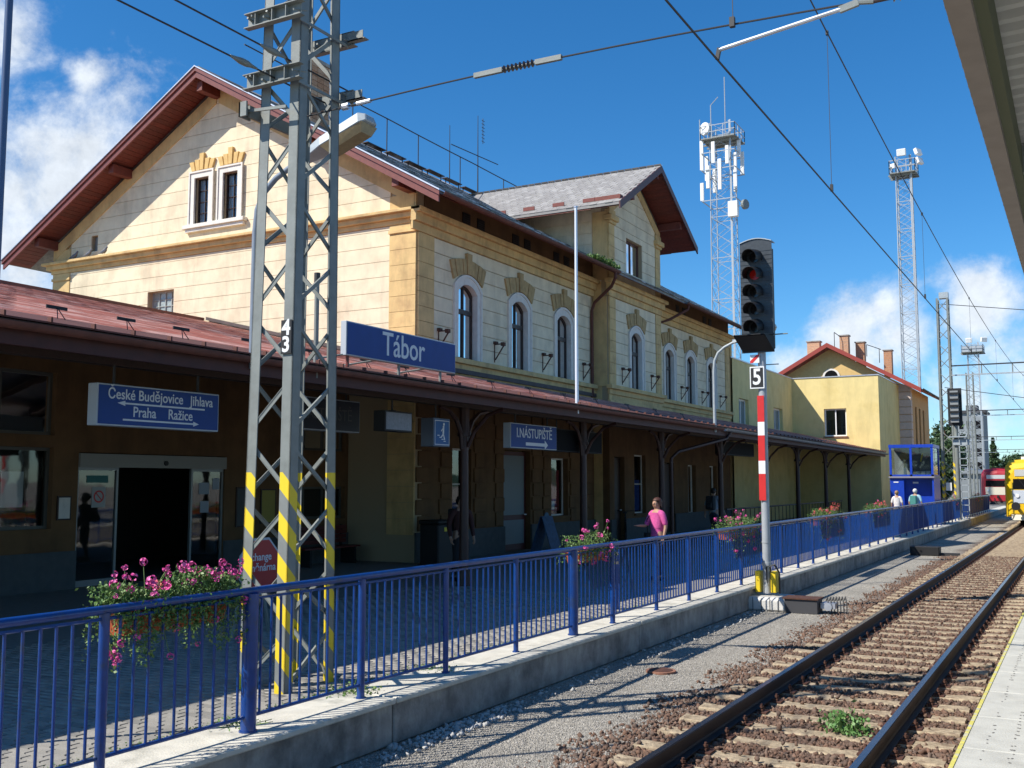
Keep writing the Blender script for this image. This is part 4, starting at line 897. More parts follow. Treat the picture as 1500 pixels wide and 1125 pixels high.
b = B(); b.ring([(-13.95-.55*math.cos(math.pi*i/n), BY0-.07, 8.93+.55*math.sin(math.pi*i/n)) for i in range(n+1)], [(-13.95-.42*math.cos(math.pi*i/n), BY0-.07, 8.95+.42*math.sin(math.pi*i/n)) for i in range(n+1)], (0, .069, 0)); b.build('arch_trim', WHITE_T, lu)
z = .3
while z < 8.0: b = B(); b.box((BX1-.72, BY0-.06, z), (BX1+.06, BY0+.5, z+.44)); b.build('quoin_stone', mat('pale_pink_quoin', (.58, .47, .42), .85, var=.08), b2, bevel=.02); z += .47
b = B()
for s in (-1, 1): P_ = lambda q, dz: (-14.02+s*q, BY0-.75, 11.05-.565*q+dz); b.prism([P_(0, 0), P_(5.5, 0), P_(5.5, -.12), P_(0, -.12)], (0, 9.8, 0))
b.build('roof', REDTILE, b2)
b = B()
for s in (-1, 1): P_ = lambda q, dz: (-14.02+s*q, BY0-.80, 11.05-.565*q+dz); b.prism([P_(0, .02), P_(5.52, .02), P_(5.52, -.26), P_(0, -.26)], (0, .05, 0))
b.build('verge_board', mat('bright_red_verge', (.30, .045, .03), .5), b2)
b = B(); halfpipe(b, (-8.45, BY0-.7, 7.93), (-8.45, BY1+.9, 7.93), .08); b.build('gutter', BLACK, b2)
for (cx, cy, zt, w_) in ((-15.4, 69.5, 11.5, .8), (-13.6, 70.4, 11.9, .55), (-12.75, 71.3, 11.5, .55), (-11.2, 72.5, 11.0, .5)):
    b = B(); b.box((cx-w_/2, cy-.3, 9.2), (cx+w_/2, cy+.3, zt)); c_ = b.build('chimney', BRICK, b2)
    b = B(); z = 9.6
    while z < zt: b.box((cx-w_/2-.004, cy-.304, z), (cx+w_/2+.004, cy+.304, z+.012)); z += .16
    b.build('brick_courses', mat('chimney_mortar', (.4, .35, .3), .9), c_)
    b = B(); b.box((cx-w_/2-.06, cy-.36, zt), (cx+w_/2+.06, cy+.36, zt+.07)); b.build('chimney_cap', CONC, c_)
b = B()
for p, q in (((-14.1, 69.6, 10.9), (-14.1, 69.6, 12.1)), ((-14.1, 69.6, 12.1), (-13.7, 70.2, 11.75)), ((-12.4, 71.5, 11.4), (-11.6, 72.2, 11.1)), ((-12.4, 71.5, 10.6), (-12.4, 71.5, 11.4)), ((-11.7, 72.1, 10.2), (-11.7, 72.1, 11.15))): b.tube(p, q, .025, 5)
b.build('roof_ladder', CABLE, b2)

# ================================================================== blue fence
fn = thing('blue_railing', 'blue tubular steel railing with upright bars on top of the concrete kerb wall', 'railing', (-5.9, 3, .235))
FX, ZB, ZT = -5.9, .235, 1.335
py = [3.44, 4.93, 6.35, 7.81, 9.25, 10.77, 12.32, 13.6, 15.3]; 
while py[-1] < 78: py.append(py[-1]+1.51)
b = B(); 
for a, c in zip([2.0]+py, py+[79]): pass
b.path([(FX, 1.5, ZT), (FX, 40, ZT), (FX, 80, ZT)], .033, 10); b.build('top_rail', BLUEP, fn, smooth=True)
b = B(); b.path([(FX, 1.5, ZT-.06), (FX, 40, ZT-.06), (FX, 80, ZT-.06)], .012, 6); b.build('under_rail', BLUEP, fn)
thick = {2, 6}
for i, y in enumerate(py):
    r = .062 if i in thick else (.036 if i in (1, 3, 7) else .03); b = B(); b.tube((FX, y, ZB-.06), (FX, y, ZT-.02), r, 14 if i < 10 else 8); b.disc((FX, y, ZB), r+.012, (0, 0, 1), .012, 14); b.build('post', BLUEP, fn, smooth=True)
ys = [1.6]+py; bars = []
for a, c in zip([1.95]+py, py):
    b = B(); b.path([(FX, a, ZB+.12), (FX, c, ZB+.12)], .016, 8); b.build('bottom_rail', BLUEP, fn, smooth=True)
    n = max(2, round((c-a)/.125)); bars += [a+(c-a)*k/n for k in range(1, n)]
b = B(); b.tube((0, 0, 0), (0, 0, ZT-ZB-.18), .0108, 8); bmz = bpy.data.meshes.new('baluster'); bmz.from_pydata(b.v, [], b.f); bmz.materials.append(BLUEP)
for k, y in enumerate(bars[:298]): o = bpy.data.objects.new('baluster', bmz); link(o, fn, (FX+R_.uniform(-.0015, .0015), y, ZB+.12)); o.rotation_euler = (R_.uniform(-.006, .006), R_.uniform(-.004, .004), 0)
b6 = B(); b6.tube((0, 0, 0), (0, 0, ZT-ZB-.18), .0108, 5)
joined(b6, [(FX, y, ZB+.12) for y in bars[298:]], 'distant_balusters', BLUEP, fn)
bo = thing('bollard', 'short blue bollard with two pale bands standing just behind the railing', 'bollard', (-6.5, 15.1, PZ))
b = B(); b.tube((-6.5, 15.1, PZ), (-6.5, 15.1, PZ+1.02), .055, 12); b.build('post', BLUEP, bo, smooth=True); b = B(); b.tube((-6.5, 15.1, PZ+.86), (-6.5, 15.1, PZ+.9), .058, 12); b.tube((-6.5, 15.1, PZ+.72), (-6.5, 15.1, PZ+.76), .058, 12); b.build('band', mat('faded_band', (.45, .35, .25), .6), bo)

# ================================================================== flower boxes
def flower_box(y0, y1, label, seed, nl, nf, nfp, red=False, trail=.45, xb=-6.06):
    t = thing('flower_box', label, 'flower box', (xb, (y0+y1)/2, 1.12), 'geranium boxes hung along the railing'); rr = random.Random(seed); rg_ = np.random.default_rng(seed)
    b = B(); 
    for (a, c) in ((y0+.12, y1-.12),):
        lo, hi, z0, z1 = .075, .105, 1.12, 1.29
        vs = [(xb-lo, a+.03, z0), (xb+lo, a+.03, z0), (xb+lo, c-.03, z0), (xb-lo, c-.03, z0), (xb-hi, a, z1), (xb+hi, a, z1), (xb+hi, c, z1), (xb-hi, c, z1)]
        b.add(vs, [(0,3,2,1),(0,1,5,4),(1,2,6,5),(2,3,7,6),(3,0,4,7)]); b.box((xb-hi-.012, a-.012, z1-.03), (xb+hi+.012, c+.012, z1-.01))
        b.box((xb-hi+.01, a+.01, z1-.04), (xb+hi-.01, c-.01, z1-.035))
    b.build('planter', TERRA, t)
    L_ = y1-y0; f = t
    def pos(rg, n):
        k = rg.random(n); y = y0+L_*rg.random(n); lump = .5+.5*np.sin(y*7+seed)*np.sin(y*2.7+seed*2); top = k < .62
        z = np.where(top, 1.28+rg.random(n)*(.10+.20*lump), 1.30-rg.random(n)**1.3*trail*(.25+.9*np.abs(np.sin(y*9+seed))*(np.abs((y-y0)/L_-.5)*2)**.6))
        x = np.where(top, xb+rg.normal(0, .08, n), np.where(rg.random(n) < .65, xb+.11+rg.random(n)*.10, xb-.14-rg.random(n)*.06)); return np.c_[x, y, z]
    V, F = leafcloud(nl, pos, .014, seed); bigmesh('leaves', V, F, LEAF, t, kind='stuff')
    b = B(); stems = []
    for k in range(nf):
        y = y0+L_*rr.random(); lowp = rr.random() < .35; x = xb+rr.uniform(-.1, .17) if not lowp else xb+rr.uniform(.08, .24); z = 1.40+rr.uniform(.0, .24)*(.4+.6*(math.sin(y*3+seed)**2)) if not lowp else rr.uniform(1.30-trail*.8, 1.34)
        if y > y0+L_*.55 and not lowp: z += .04
        rad = rr.uniform(.014, .034); pb = B(); R0 = 20
        for j in range(R0):
            d = Vector((rr.gauss(0, 1), rr.gauss(0, 1), rr.gauss(0, 1))).normalized(); c = Vector((x, y, z))+d*rad; u = d.orthogonal().normalized(); v = d.cross(u); s_ = rad*.38*rr.uniform(.6, 1.3); tl = d*s_*.4
            pb.add([c, c+u*s_+tl, c+u*s_*.5+v*s_+tl*1.4, c-u*s_*.5+v*s_+tl, c-u*s_+tl*1.2, c-u*s_*.5-v*s_+tl, c+u*s_*.5-v*s_+tl*1.3], [(0,1,2),(0,2,3),(0,3,4),(0,4,5),(0,5,6),(0,6,1)])
        m_ = (REDF if rr.random() < (.8 if red else .12) else PINKF)
        pb.build('flower_head', m_, t, fixn=False)
        b.tube((xb+rr.uniform(-.05, .05), y+rr.uniform(-.05, .05), 1.27), (x, y, z-rad*.6), .0025, 4)
    b.build('stems', LEAF, t)['kind'] = 'stuff'
flower_box(5.02, 6.28, 'near terracotta box of pink geraniums beside the steel mast', 1, 9500, 62, 16)
flower_box(12.5, 13.75, 'flower box with red and pink blooms left of the woman in pink', 2, 2200, 24, 12, trail=.25)
flower_box(19.1, 21.3, 'trailing pink geranium box just left of the signal post', 3, 3000, 34, 12, trail=.6)
flower_box(26.6, 29.6, 'wide red geranium box right of the signal post with long dark trailers', 4, 3000, 40, 10, True, .7)
flower_box(34.0, 37.3, 'red geranium box in front of the blue kiosk', 5, 2600, 32, 10, True, .45)
flower_box(57.5, 60.5, 'small far geranium box beside the far striped mast', 6, 900, 14, 6, True, .3)
flower_box(69, 74, 'farthest geranium box near the end of the railing', 7, 1200, 20, 6, True, .3)

# ================================================================== lattice masts
def lattice_mast(name, label, X0, X1, Y0, Y1, zb, zt, top_in, legw, group, detail=True, seed=0, stripes=2.3, diag_h=.60):
    t = thing(name, label, 'mast', ((X0+X1)/2, (Y0+Y1)/2, zb), group); cx, cy = (X0+X1)/2, (Y0+Y1)/2
    ln = .0060 if detail and seed == 43 else 0
    def P_(sx, sy, z): k = 1-top_in*(z-zb)/(zt-zb); return Vector((cx+ln*(z-zb)+sx*(X1-X0)/2*k, cy+sy*(Y1-Y0)/2*k, z))
    th = .012
    for sx in (-1, 1):
        for sy in (-1, 1):
            def seg(z0, z1, m, nm, par):
                b = B(); A, C_ = P_(sx, sy, z0), P_(sx, sy, z1)
                for e, wv, tv_ in (((0, 1), (-sx*legw, 0, 0), (0, -sy*th, 0)), ((1, 0), (0, -sy*legw, 0), (-sx*th, 0, 0))):
                    wv, tv_ = Vector(wv), Vector(tv_); b.prism([A, A+wv, A+wv+tv_, A+tv_], C_-A)
                return b.build(nm, m, par)
            if detail:
                lg = seg(stripes, zt, GALV, 'leg', t); seg(zb, stripes, STRIPE, 'striped_foot', lg)
            else: seg(zb, zt, GALV, 'leg', t)
    nlev = int((zt-zb)/diag_h)
    for face in range(4):
        for k in range(nlev):
            za, zc = zb+.05+(zt-zb-.1)*(k+.07)/nlev, zb+.05+(zt-zb-.1)*(k+.93)/nlev
            for fl in (0, 1):
                if fl == (k+face//2) % 2: continue
                q0, q1 = ((-1, 1) if fl else (1, -1))
                if face == 0: A, C_, n_ = P_(q0, -1, za), P_(q1, -1, zc), Vector((0, 1, 0))
                elif face == 1: A, C_, n_ = P_(1, q0, za), P_(1, q1, zc), Vector((-1, 0, 0))
                elif face == 2: A, C_, n_ = P_(q0, 1, za), P_(q1, 1, zc), Vector((0, -1, 0))
                else: A, C_, n_ = P_(-1, q0, za), P_(-1, q1, zc), Vector((1, 0, 0))
                d_ = (C_-A).normalized(); off_ = n_*(.016 if fl else .035); b = B(); b.bar(A+off_+d_*.04, C_+off_-d_*.04, .009, .040, up=d_.cross(n_))
                if detail: b.bar(A+off_+d_*.04+d_.cross(n_)*.02, C_+off_-d_*.04+d_.cross(n_)*.02, .022, .006, up=d_.cross(n_))
                b.build('diagonal_brace', GALV, t)
    return t, P_
mg = 'lattice masts carrying the overhead line'
m43, MP = lattice_mast('lattice_mast', 'near grey lattice mast number 43 with yellow hazard stripes behind the railing', -7.21, -6.63, 7.60, 8.33, .16, 10.6, .25, .12, mg, seed=43, diag_h=.61)
b = B(); b.box((-7.35, 7.45, .10), (-6.45, 8.5, .2)); b.build('footing', CONCTOP, m43)
p_ = MP(1, -1, 3.6); b = B(); b.box((p_.x-.135, p_.y-.02, 3.44), (p_.x-.005, p_.y-.006, 3.77)); np_ = b.build('number_plate', BLACK, m43)
letters('number', '4', .21, (p_.x-.07, p_.y-.021, 3.69), '-y', WHITEP, np_, off=.006, depth=.004); letters('number', '3', .21, (p_.x-.07, p_.y-.021, 3.525), '-y', WHITEP, np_, off=.006, depth=.004)
for zc in (6.22, 6.86):       # pairs of channel yokes clamped round the mast
    for s in (-1, 1):
        yy = 7.97+s*.39; b = B(); h = .072
        b.box((-7.26, yy-.004, zc-h), (-6.56, yy+.004, zc+h)); 
        for z in (zc-h, zc+h): b.box((-7.26, yy-.004 if s > 0 else yy-.07, z-.005), (-6.52, yy+.07 if s > 0 else yy+.004, z+.005))
        for xx in (-7.12, -6.9, -6.72): b.box((xx-.004, yy-(.06 if s < 0 else 0), zc-h), (xx+.004, yy+(.06 if s > 0 else 0), zc+h))
        for xx in (-7.2, -7.15, -6.99, -6.95, -6.6): b.tube((xx, yy-.08, zc+R_.uniform(-.05, .05)), (xx+R_.uniform(-.05, .05), yy+.08, zc+R_.uniform(-.05, .05)), .012, 6)
        b.build('yoke_beam', GALV, m43)
    b = B(); b.box((-6.56, 8.30, zc-.06), (-6.34, 8.38, zc-.05)); b.box((-6.56, 8.30, zc-.06), (-6.36, 8.31, zc+.03)); b.build('bracket_stub', GALV, m43)
    b = B(); b.bar((-6.60, 7.6, zc-.08), (-6.60, 8.36, zc-.08), .012, .03); b.build('yoke_tie', GALV, m43)
b = B(); b.bar((-7.2, 7.55, 5.92), (-7.2, 8.5, 5.92), .03, .12); b.box((-7.26, 7.47, 5.85), (-7.24, 7.62, 6.0)); b.box((-7.26, 7.47, 5.85), (-7.16, 7.49, 6.0)); b.bar((-7.2, 7.54, 5.92), (-6.7, 7.54, 5.88), .02, .03); b.build('clamp', GALV, m43)
mB, _ = lattice_mast('lattice_mast', 'second lattice mast with yellow hazard stripes right of the blue kiosk', -7.2, -6.45, 64.0, 64.75, .16, 12.9, .12, .11, mg, True, stripes=3.4, diag_h=.8)
b = B(); b.box((-7.0, 64.15, 12.9), (-6.5, 64.6, 13.25)); b.build('head_box', LAMPG, mB)
b = B(); b.box((-6.98, 63.93, 1.75), (-6.68, 63.95, 2.2)); b.build('notice_plate', WHITEP, mB)
mC, _ = lattice_mast('lattice_mast', 'far lattice mast in front of the grey tower block', -9.0, -8.3, 100, 100.7, .16, 12, .1, .09, mg, False, diag_h=.8)
def portal(name, label, y, z, x0, x1, h=.55):
    t = thing(name, label, 'gantry', (x0, y, z)); b = B(); b.box((x0, y-.05, z+h), (x1, y+.05, z+h+.07)); b.build('top_chord', CABLE, t); b = B(); b.box((x0, y-.05, z), (x1, y+.05, z+.07)); b.build('bottom_chord', LAMPG, t)
    b = B(); x = x0
    while x < x1: b.box((x-.03, y-.03, z+.07), (x+.03, y+.03, z+h)); x += 1.6
    b.build('hangers', GALV, t); b = B(); b.box((x1-.3, y-.3, -.2), (x1+.3, y+.3, z+h+.8)); b.build('far_column', GALV, t)
portal('cable_gantry', 'upper lattice beam reaching right from the second striped mast', 64.4, 8.35, -6.5, 14)
portal('cable_gantry', 'second overhead beam lower in the picture above the yellow train', 100.3, 8.1, -8.9, 18, .45)
portal('cable_gantry', 'third overhead beam over the railcars', 135, 7.2, -12.2, 22, .4)
portal('cable_gantry', 'farthest thin overhead beam against the horizon sky', 175, 6.8, -15, 30, .4)
for (x, y, z, lab) in ((-11.6, 135, 9.5, 'slim steel pole at the third overhead beam'), (-8.0, 82, 8.5, 'slim steel pole left of the second striped mast'), (-13.7, 175, 11, 'thin far steel pole left of the dark conifer')):
    t = thing('steel_pole', lab, 'pole', (x, y, -.2)); b = B(); b.tube((x, y, -.2), (x, y, z), .12, 8, r2=.08); b.build('shaft', GALV, t); b = B(); b.box((x-.3, y-.1, z-1.1), (x+.3, y+.1, z-1)); b.build('crossarm', GALV, t)

# ================================================================== overhead wires
def wire(name, label, pts, r, parent=None):
    t = thing(name, label, 'wire', pts[0]) if parent is None else parent
    b = B(); b.path(pts, r, 6); b.build('conductor', CABLE, t); return t
tw = thing('contact_wire', 'straight contact wire over the track carrying the droppers', 'wire', (-2.43, 7.8, 5.6))
b = B(); b.path([(-2.40, -12, 5.62), (-2.43, 7.79, 5.58), (-2.44, 36, 5.6), (-2.43, 62, 5.6), (-2.43, 250, 5.6)], .0085, 6); b.build('conductor', CABLE, tw)
tm_ = thing('catenary_wire', 'sagging upper messenger wire above the track', 'wire', (-2.43, 7.8, 7.6))
def zm(y): 
    k = (y-5) % 59.4/59.4; return 7.9-4*.95*k*(1-k)
mp = [(-2.43, y, zm(y)) for y in np.linspace(5, 64.3, 26)]; mp2 = [(-2.43, y, zm(y)) for y in np.linspace(64.5, 183, 30)]
b = B(); b.path([(-2.43, -12, 7.6), (-2.43, -4, 7.4)]+mp+mp2, .0085, 6); b.build('conductor', CABLE, tm_)
for y in (12.1, 20.15, 29, 38, 47, 56, 70, 80, 90, 100, 110): b = B(); b.path([(-2.43, y, 5.6), (-2.43, y, zm(y))], .004, 4); b.box((-2.445, y-.02, 5.58), (-2.415, y+.02, 5.66)); b.box((-2.445, y-.02, zm(y)-.03), (-2.415, y+.02, zm(y)+.02)); b.build('dropper', CABLE, tm_)
Ya = 7.8
sa = thing('steady_arm', 'silver steady arm holding the contact wire, with ribbed insulator at its right', 'steady arm', (-2.43, Ya, 5.6))
b = B(); b.tube((-2.41, Ya, 5.655), (-1.46, Ya, 5.775), .017, 8); b.build('tube', FLASH, sa)
b = B(); b.bar((-2.43, Ya, 5.58), (-2.41, Ya, 5.67), .03, .03, up=(0, 1, 0)); b.build('wire_clip', CABLE, sa)
b = B(); b.bar((-1.47, Ya, 5.772), (-1.33, Ya, 5.80), .03, .05); b.tube((-1.33, Ya, 5.8), (-1.22, Ya, 5.78), .018, 6); b.build('joint', GALV, sa)
b = B(); b.tube((-1.22, Ya, 5.78), (-.6, Ya, 5.78), .014, 8)
for k in range(9): b.tube((-1.08+k*.045, Ya, 5.78), (-1.065+k*.045, Ya, 5.78), .036, 10, r2=.02)
b.build('insulator', INSUL, sa)
sw_ = thing('span_wire', 'cross wire with ribbed insulator strung from the near mast to the steady arm', 'wire', (-6.66, 8.0, 5.95))
sp0, sp1 = Vector((-6.75, 7.9, 5.90)), Vector((-1.3, Ya, 5.80))
def spz(x): k = (x-sp0.x)/(sp1.x-sp0.x); return Vector((x, sp0.y+(sp1.y-sp0.y)*k, sp0.z+(sp1.z-sp0.z)*k+.06*math.sin(math.pi*k)))
b = B(); b.path([spz(x) for x in np.linspace(-6.75, -4.70, 6)], .008, 6); b.path([spz(x) for x in np.linspace(-3.85, -1.3, 6)], .008, 6); b.build('conductor', CABLE, sw_)
b = B(); a_, c_ = spz(-4.74), spz(-4.44); b.bar(a_, c_, .035, .045); b.bar(spz(-4.1), spz(-3.84), .035, .045); b.tube(spz(-4.44), spz(-4.1), .013, 8); b.build('fitting', GALV, sw_)
b = B()
for k in range(8): x = -4.42+k*.041; b.tube(spz(x), spz(x+.014), .036, 10, r2=.022)
b.build('insulator', INSUL, sw_)
b = B(); b.tube(spz(-6.2), spz(-6.28), .035, 8); b.tube(spz(-6.1), spz(-5.93), .022, 8); b.build('turnbuckle', FLASH, sw_)
b = B(); b.path([spz(-2.3), (-2.3, Ya, 7.7)], .004, 4); b.box((-2.32, Ya-.02, spz(-2.3).z-.03), (-2.28, Ya+.02, spz(-2.3).z+.05)); b.build('dropper', CABLE, sw_)
for (x, z, lab, nm) in ((-6.89, 6.22, 'lower left feeder wire with a bead insulator ending at the near mast', 0), (-6.76, 6.40, 'upper left feeder wire with a bead insulator reaching the near mast', 1)):
    t = thing('feeder_wire', lab, 'wire', (x, 0, z)); b = B(); b.path([(x, -8, z+.02), (x, 3.5, z-.01), (x, 8.6, z)], .009, 6); b.build('conductor', CABLE, t)
    yb = 7.12 if nm == 0 else 7.38; b = B(); b.path([(x, yb-.16, z), (x, yb-.1, z), (x, yb-.02, z), (x, yb+.06, z), (x, yb+.12, z), (x, yb+.2, z)], [.012, .02, .034, .034, .02, .012], 8); b.build('insulator', GALV, t, smooth=True)
wire('line_wire', 'faint wire sloping down to the right from the second striped mast', [(-6.9, 64.4, 12.6), (2, 64.6, 11.2), (14, 65, 10.4)], .02)
wire('line_wire', 'low sagging wire across the sky beneath the upper gantry', [(-6.9, 64.4, 7.7), (-2, 66, 6.9), (6, 70, 5.9), (14, 72, 6.2)], .018)

# ================================================================== signal
SX, SY = -5.42, 19.9
sg = thing('railway_signal', 'tall light signal number 5 with black head and red and white banded post', 'railway signal', (SX, SY, -.2))
b = B(); b.tube((SX, SY, .1), (SX, SY, 4.75), .078, 16); b.tube((SX, SY, .62), (SX, SY, .68), .095, 16); b.tube((SX, SY, 1.05), (SX, SY, 1.08), .085, 16); b.build('pole', mat('grey_signal_pole', (.38, .40, .42), .45, .1, var=.08), sg, smooth=True)
b = B(); b.box((SX-.38, SY-.42, -.22), (SX+.48, SY+.42, .06)); b.build('foundation', mat('pale_foundation', (.62, .60, .56), .9, var=.1, bump=.3), sg, bevel=.06)
b = B()
for k in range(5): b.box((SX-.33+k*.16, SY-.425, -.2), (SX-.32+k*.16, SY-.421, .055))
b.build('form_joints', CABLE, sg)
b = B(); b.box((SX-.2, SY-.12, .12), (SX-.10, SY+.12, .52)); b.box((SX+.10, SY-.12, .12), (SX+.2, SY+.12, .52)); b.build('base_plate', YELP, sg, bevel=.01)
b = B(); b.bar((SX+.02, SY-.02, .12), (SX+.02, SY-.1, .6), .05, .02, up=(1, 0, 0)); b.path([(SX+.1, SY-.1, .5), (SX+.12, SY-.22, .62), (SX+.2, SY-.2, .66), (SX+.25, SY-.05, .5), (SX+.24, SY, .1)], .018, 6); b.build('cable_tail', CABLE, sg)
# banded board on the post
bz = 1.86; bands = [('r', 2.37), ('w', 2.62), ('r', 3.11), ('w', 3.37), ('r', 3.88)]
for c_, z1 in bands: b = B(); b.box((SX-.085, SY-.1, bz), (SX+.045, SY-.082, z1)); b.build('band_plate', REDP if c_ == 'r' else WHITEP, sg); bz = z1
b = B(); b.box((SX-.215, SY-.11, 4.02), (SX+.065, SY-.09, 4.45)); pl = b.build('number_plate', WHITEP, sg); b = B(); b.box((SX-.195, SY-.114, 4.045), (SX+.045, SY-.1105, 4.425)); b.build('plate_face', BLACK, pl)
letters('number', '5', .44, (SX-.075, SY-.117, 4.235), '-y', WHITEP, pl, off=.008, depth=.004, sx=.82)
b = B(); b.box((SX-.2, SY-.12, 4.52), (SX-.02, SY-.1, 4.68)); b2_ = b.build('small_plate', WHITEP, sg); b = B(); b.prism([(SX-.2, SY-.123, 4.52), (SX-.15, SY-.123, 4.52), (SX-.02, SY-.123, 4.65), (SX-.02, SY-.123, 4.68), (SX-.07, SY-.123, 4.68), (SX-.2, SY-.123, 4.56)], (0, .002, 0)); b.build('red_bar', REDP, b2_)
SHG = mat('signal_shield', (.038, .045, .052), .42, var=.2, vscale=6)
HX0, HX1 = SX-.36, SX+.27; b = B(); n = 10; top = [(HX0+(HX1-HX0)*i/n, 6.90+.07*math.sin(math.pi*i/n)) for i in range(n+1)]
b.prism([(HX0, SY-.12, 4.72), (HX1, SY-.12, 4.72)]+[(x, SY-.12, z) for x, z in reversed(top)], (0, .02, 0)); b.build('backboard', SHG, sg)
b = B(); b.prism([(x, SY-.14, z) for x, z in top]+[(x, SY-.14, z+.018) for x, z in reversed(top)], (0, .28, 0)); b.build('top_rim', LAMPG, sg)
for z in np.arange(4.85, 6.8, .085): b = B(); b.box((HX0, SY-.127, z), (HX1, SY-.1205, z+.018)); b.build('shield_rib', SHG, sg)
b = B(); b.box((SX-.18, SY-.1, 4.8), (SX+.24, SY+.14, 6.8)); b.build('casing', BLACK, sg, bevel=.02)
for k in range(5):
    zc = 6.60-k*.345; xc = SX-.07; n = 16; b = B(); L0 = .40
    vs = []
    for r in (.165, .155):
        for (yy, ext) in ((SY-.12, 1), (SY-.12-L0, .86)):
            for i in range(n+1): a = math.radians(-25)+math.radians(230)*i/n; vs.append((xc+r*ext*math.cos(a), yy+(0 if yy == SY-.12 else -.07*math.sin(a)), zc+r*ext*math.sin(a)-(0.0 if yy == SY-.12 else .055)))
    m_ = n+1; fs = [(i, i+1, m_+i+1, m_+i) for i in range(n)]+[(2*m_+i, 2*m_+i+1, 3*m_+i+1, 3*m_+i) for i in range(n)]+[(m_+i, m_+i+1, 3*m_+i+1, 3*m_+i) for i in range(n)]
    b.add(vs, fs); hd = b.build('hood', BLACK, sg, smooth=True)
    lm = mat('lit_red_lens', (.22, .008, .008), .2) if k == 1 else mat('dark_lens', (.015, .015, .018), .12)
    if k == 1:
        bs = lm.node_tree.nodes['Principled BSDF']; bs.inputs['Emission Color'].default_value = (1, .03, .015, 1); bs.inputs['Emission Strength'].default_value = .03
    b = B(); b.disc((xc, SY-.12, zc), .098, (0, -1, 0), .02, 20); b.build('lens', lm, hd)
b = B(); b.prism([(SX-.43, SY-.42, 5.02), (SX+.17, SY-.42, 5.02), (SX+.28, SY-.10, 5.06), (SX-.32, SY-.10, 5.06)], (0, 0, .03)); b.prism([(SX-.43, SY-.42, 5.02), (SX-.40, SY-.42, 5.02), (SX-.3, SY-.12, 4.8), (SX-.33, SY-.12, 4.8)], (0, 0, .03)); b.prism([(SX-.43, SY-.42, 5.03), (SX-.33, SY-.11, 4.72), (SX-.33, SY-.11, 5.03)], (.012, 0, 0)); b.prism([(SX+.17, SY-.42, 5.03), (SX+.27, SY-.11, 4.72), (SX+.27, SY-.11, 5.03)], (.012, 0, 0)); b.prism([(SX-.43, SY-.42, 5.02), (SX+.17, SY-.42, 5.02), (SX+.27, SY-.11, 4.73), (SX-.33, SY-.11, 4.73)], (0, 0, .015)); b.build('lower_hood', BLACK, sg)
b = B(); b.tube((SX+.2, SY+.05, 5.08), (SX+.5, SY+.05, 5.08), .012, 6); b.tube((SX+.05, SY+.1, 4.5), (SX+.3, SY+.1, 4.5), .01, 6); b.build('bolt', GALV, sg)
# equipment box by the signal
eb = thing('point_box', 'dark trackside cable box with rusty lid right of the signal foot', 'equipment box', (-4.7, 19.75, -.2))
b = B(); b.box((-4.98, 19.45, -.2), (-4.38, 19.85, .06)); b.build('case', mat('dark_box', (.05, .05, .055), .6), eb, bevel=.01); b = B(); b.box((-5.02, 19.42, .06), (-4.36, 19.9, .085)); b.build('lid', RUST, eb)
b = B(); b.box((-4.36, 19.6, -.1), (-4.1, 19.9, .0)); b.disc((-4.2, 19.5, -.05), .07, (0, -1, 0), .03, 14); b.build('junction', FLASH, eb)
for k in range(7): b = B(); x = -4.3+k*.045; b.path([(x, 19.8+.05*k, .02), (x+.05, 19.7+.04*k, .1), (x+.09, 19.55+.05*k, -.02), (x+.1, 19.5+.05*k, -.19)], .011, 5); b.build('cable', CABLE, eb)
eb2 = thing('point_box', 'far dark equipment box beside the rail near the railcar', 'equipment box', (-4.9, 37, -.2)); b = B(); b.box((-5.2, 36.7, -.2), (-4.3, 37.3, .1)); b.build('case', BLACK, eb2, bevel=.02); b = B(); b.box((-4.3, 36.9, -.2), (-3.7, 37.05, -.1)); b.build('cable_duct', CABLE, eb2)
mh = thing('manhole_cover', 'rusty round cover lying in the grey gravel', 'manhole cover', (-4.83, 12.65, -.19)); b = B(); b.disc((-4.83, 12.65, -.195), .19, (0, 0, 1), .025, 24); b.build('cover', mat('pink_rust', (.30, .14, .09), .85, var=.2), mh); b = B(); b.tube((-4.83, 12.65, -.17), (-4.83, 12.65, -.165), .15, 20); b.build('boss', RUST, mh)
# second signal seen from its front side with ladder
s2 = thing('railway_signal', 'far black signal head with ladder right of the second striped mast', 'railway signal', (-5.95, 60.0, -.2))
b = B(); b.tube((-5.95, 60, -.2), (-5.95, 60, 5.3), .1, 10); b.build('pole', GALV, s2); b = B(); b.box((-6.3, 59.9, 5.25), (-5.6, 60.0, 7.25)); b.build('backboard', BLACK, s2); b = B(); b.box((-6.15, 59.6, 5.4), (-5.75, 59.9, 7.1)); b.build('casing', mat('pale_casing', (.25, .26, .26), .6), s2)
b = B()
for z in np.arange(5.6, 7.1, .33): b.box((-6.2, 59.5, z), (-5.7, 59.6, z+.08))
b.build('hood', BLACK, s2); b = B()
for z in np.arange(.3, 5, .35): b.box((-5.8, 59.7, z), (-5.4, 59.74, z+.04))
b.box((-5.8, 59.7, .1), (-5.76, 59.74, 5.2)); b.box((-5.44, 59.7, .1), (-5.4, 59.74, 5.2)); b.box((-6.3, 59.6, 4.6), (-5.4, 60.2, 4.66)); b.box((-6.1, 59.8, 4.2), (-5.3, 60, 4.5)); b.build('ladder', LAMPG, s2)

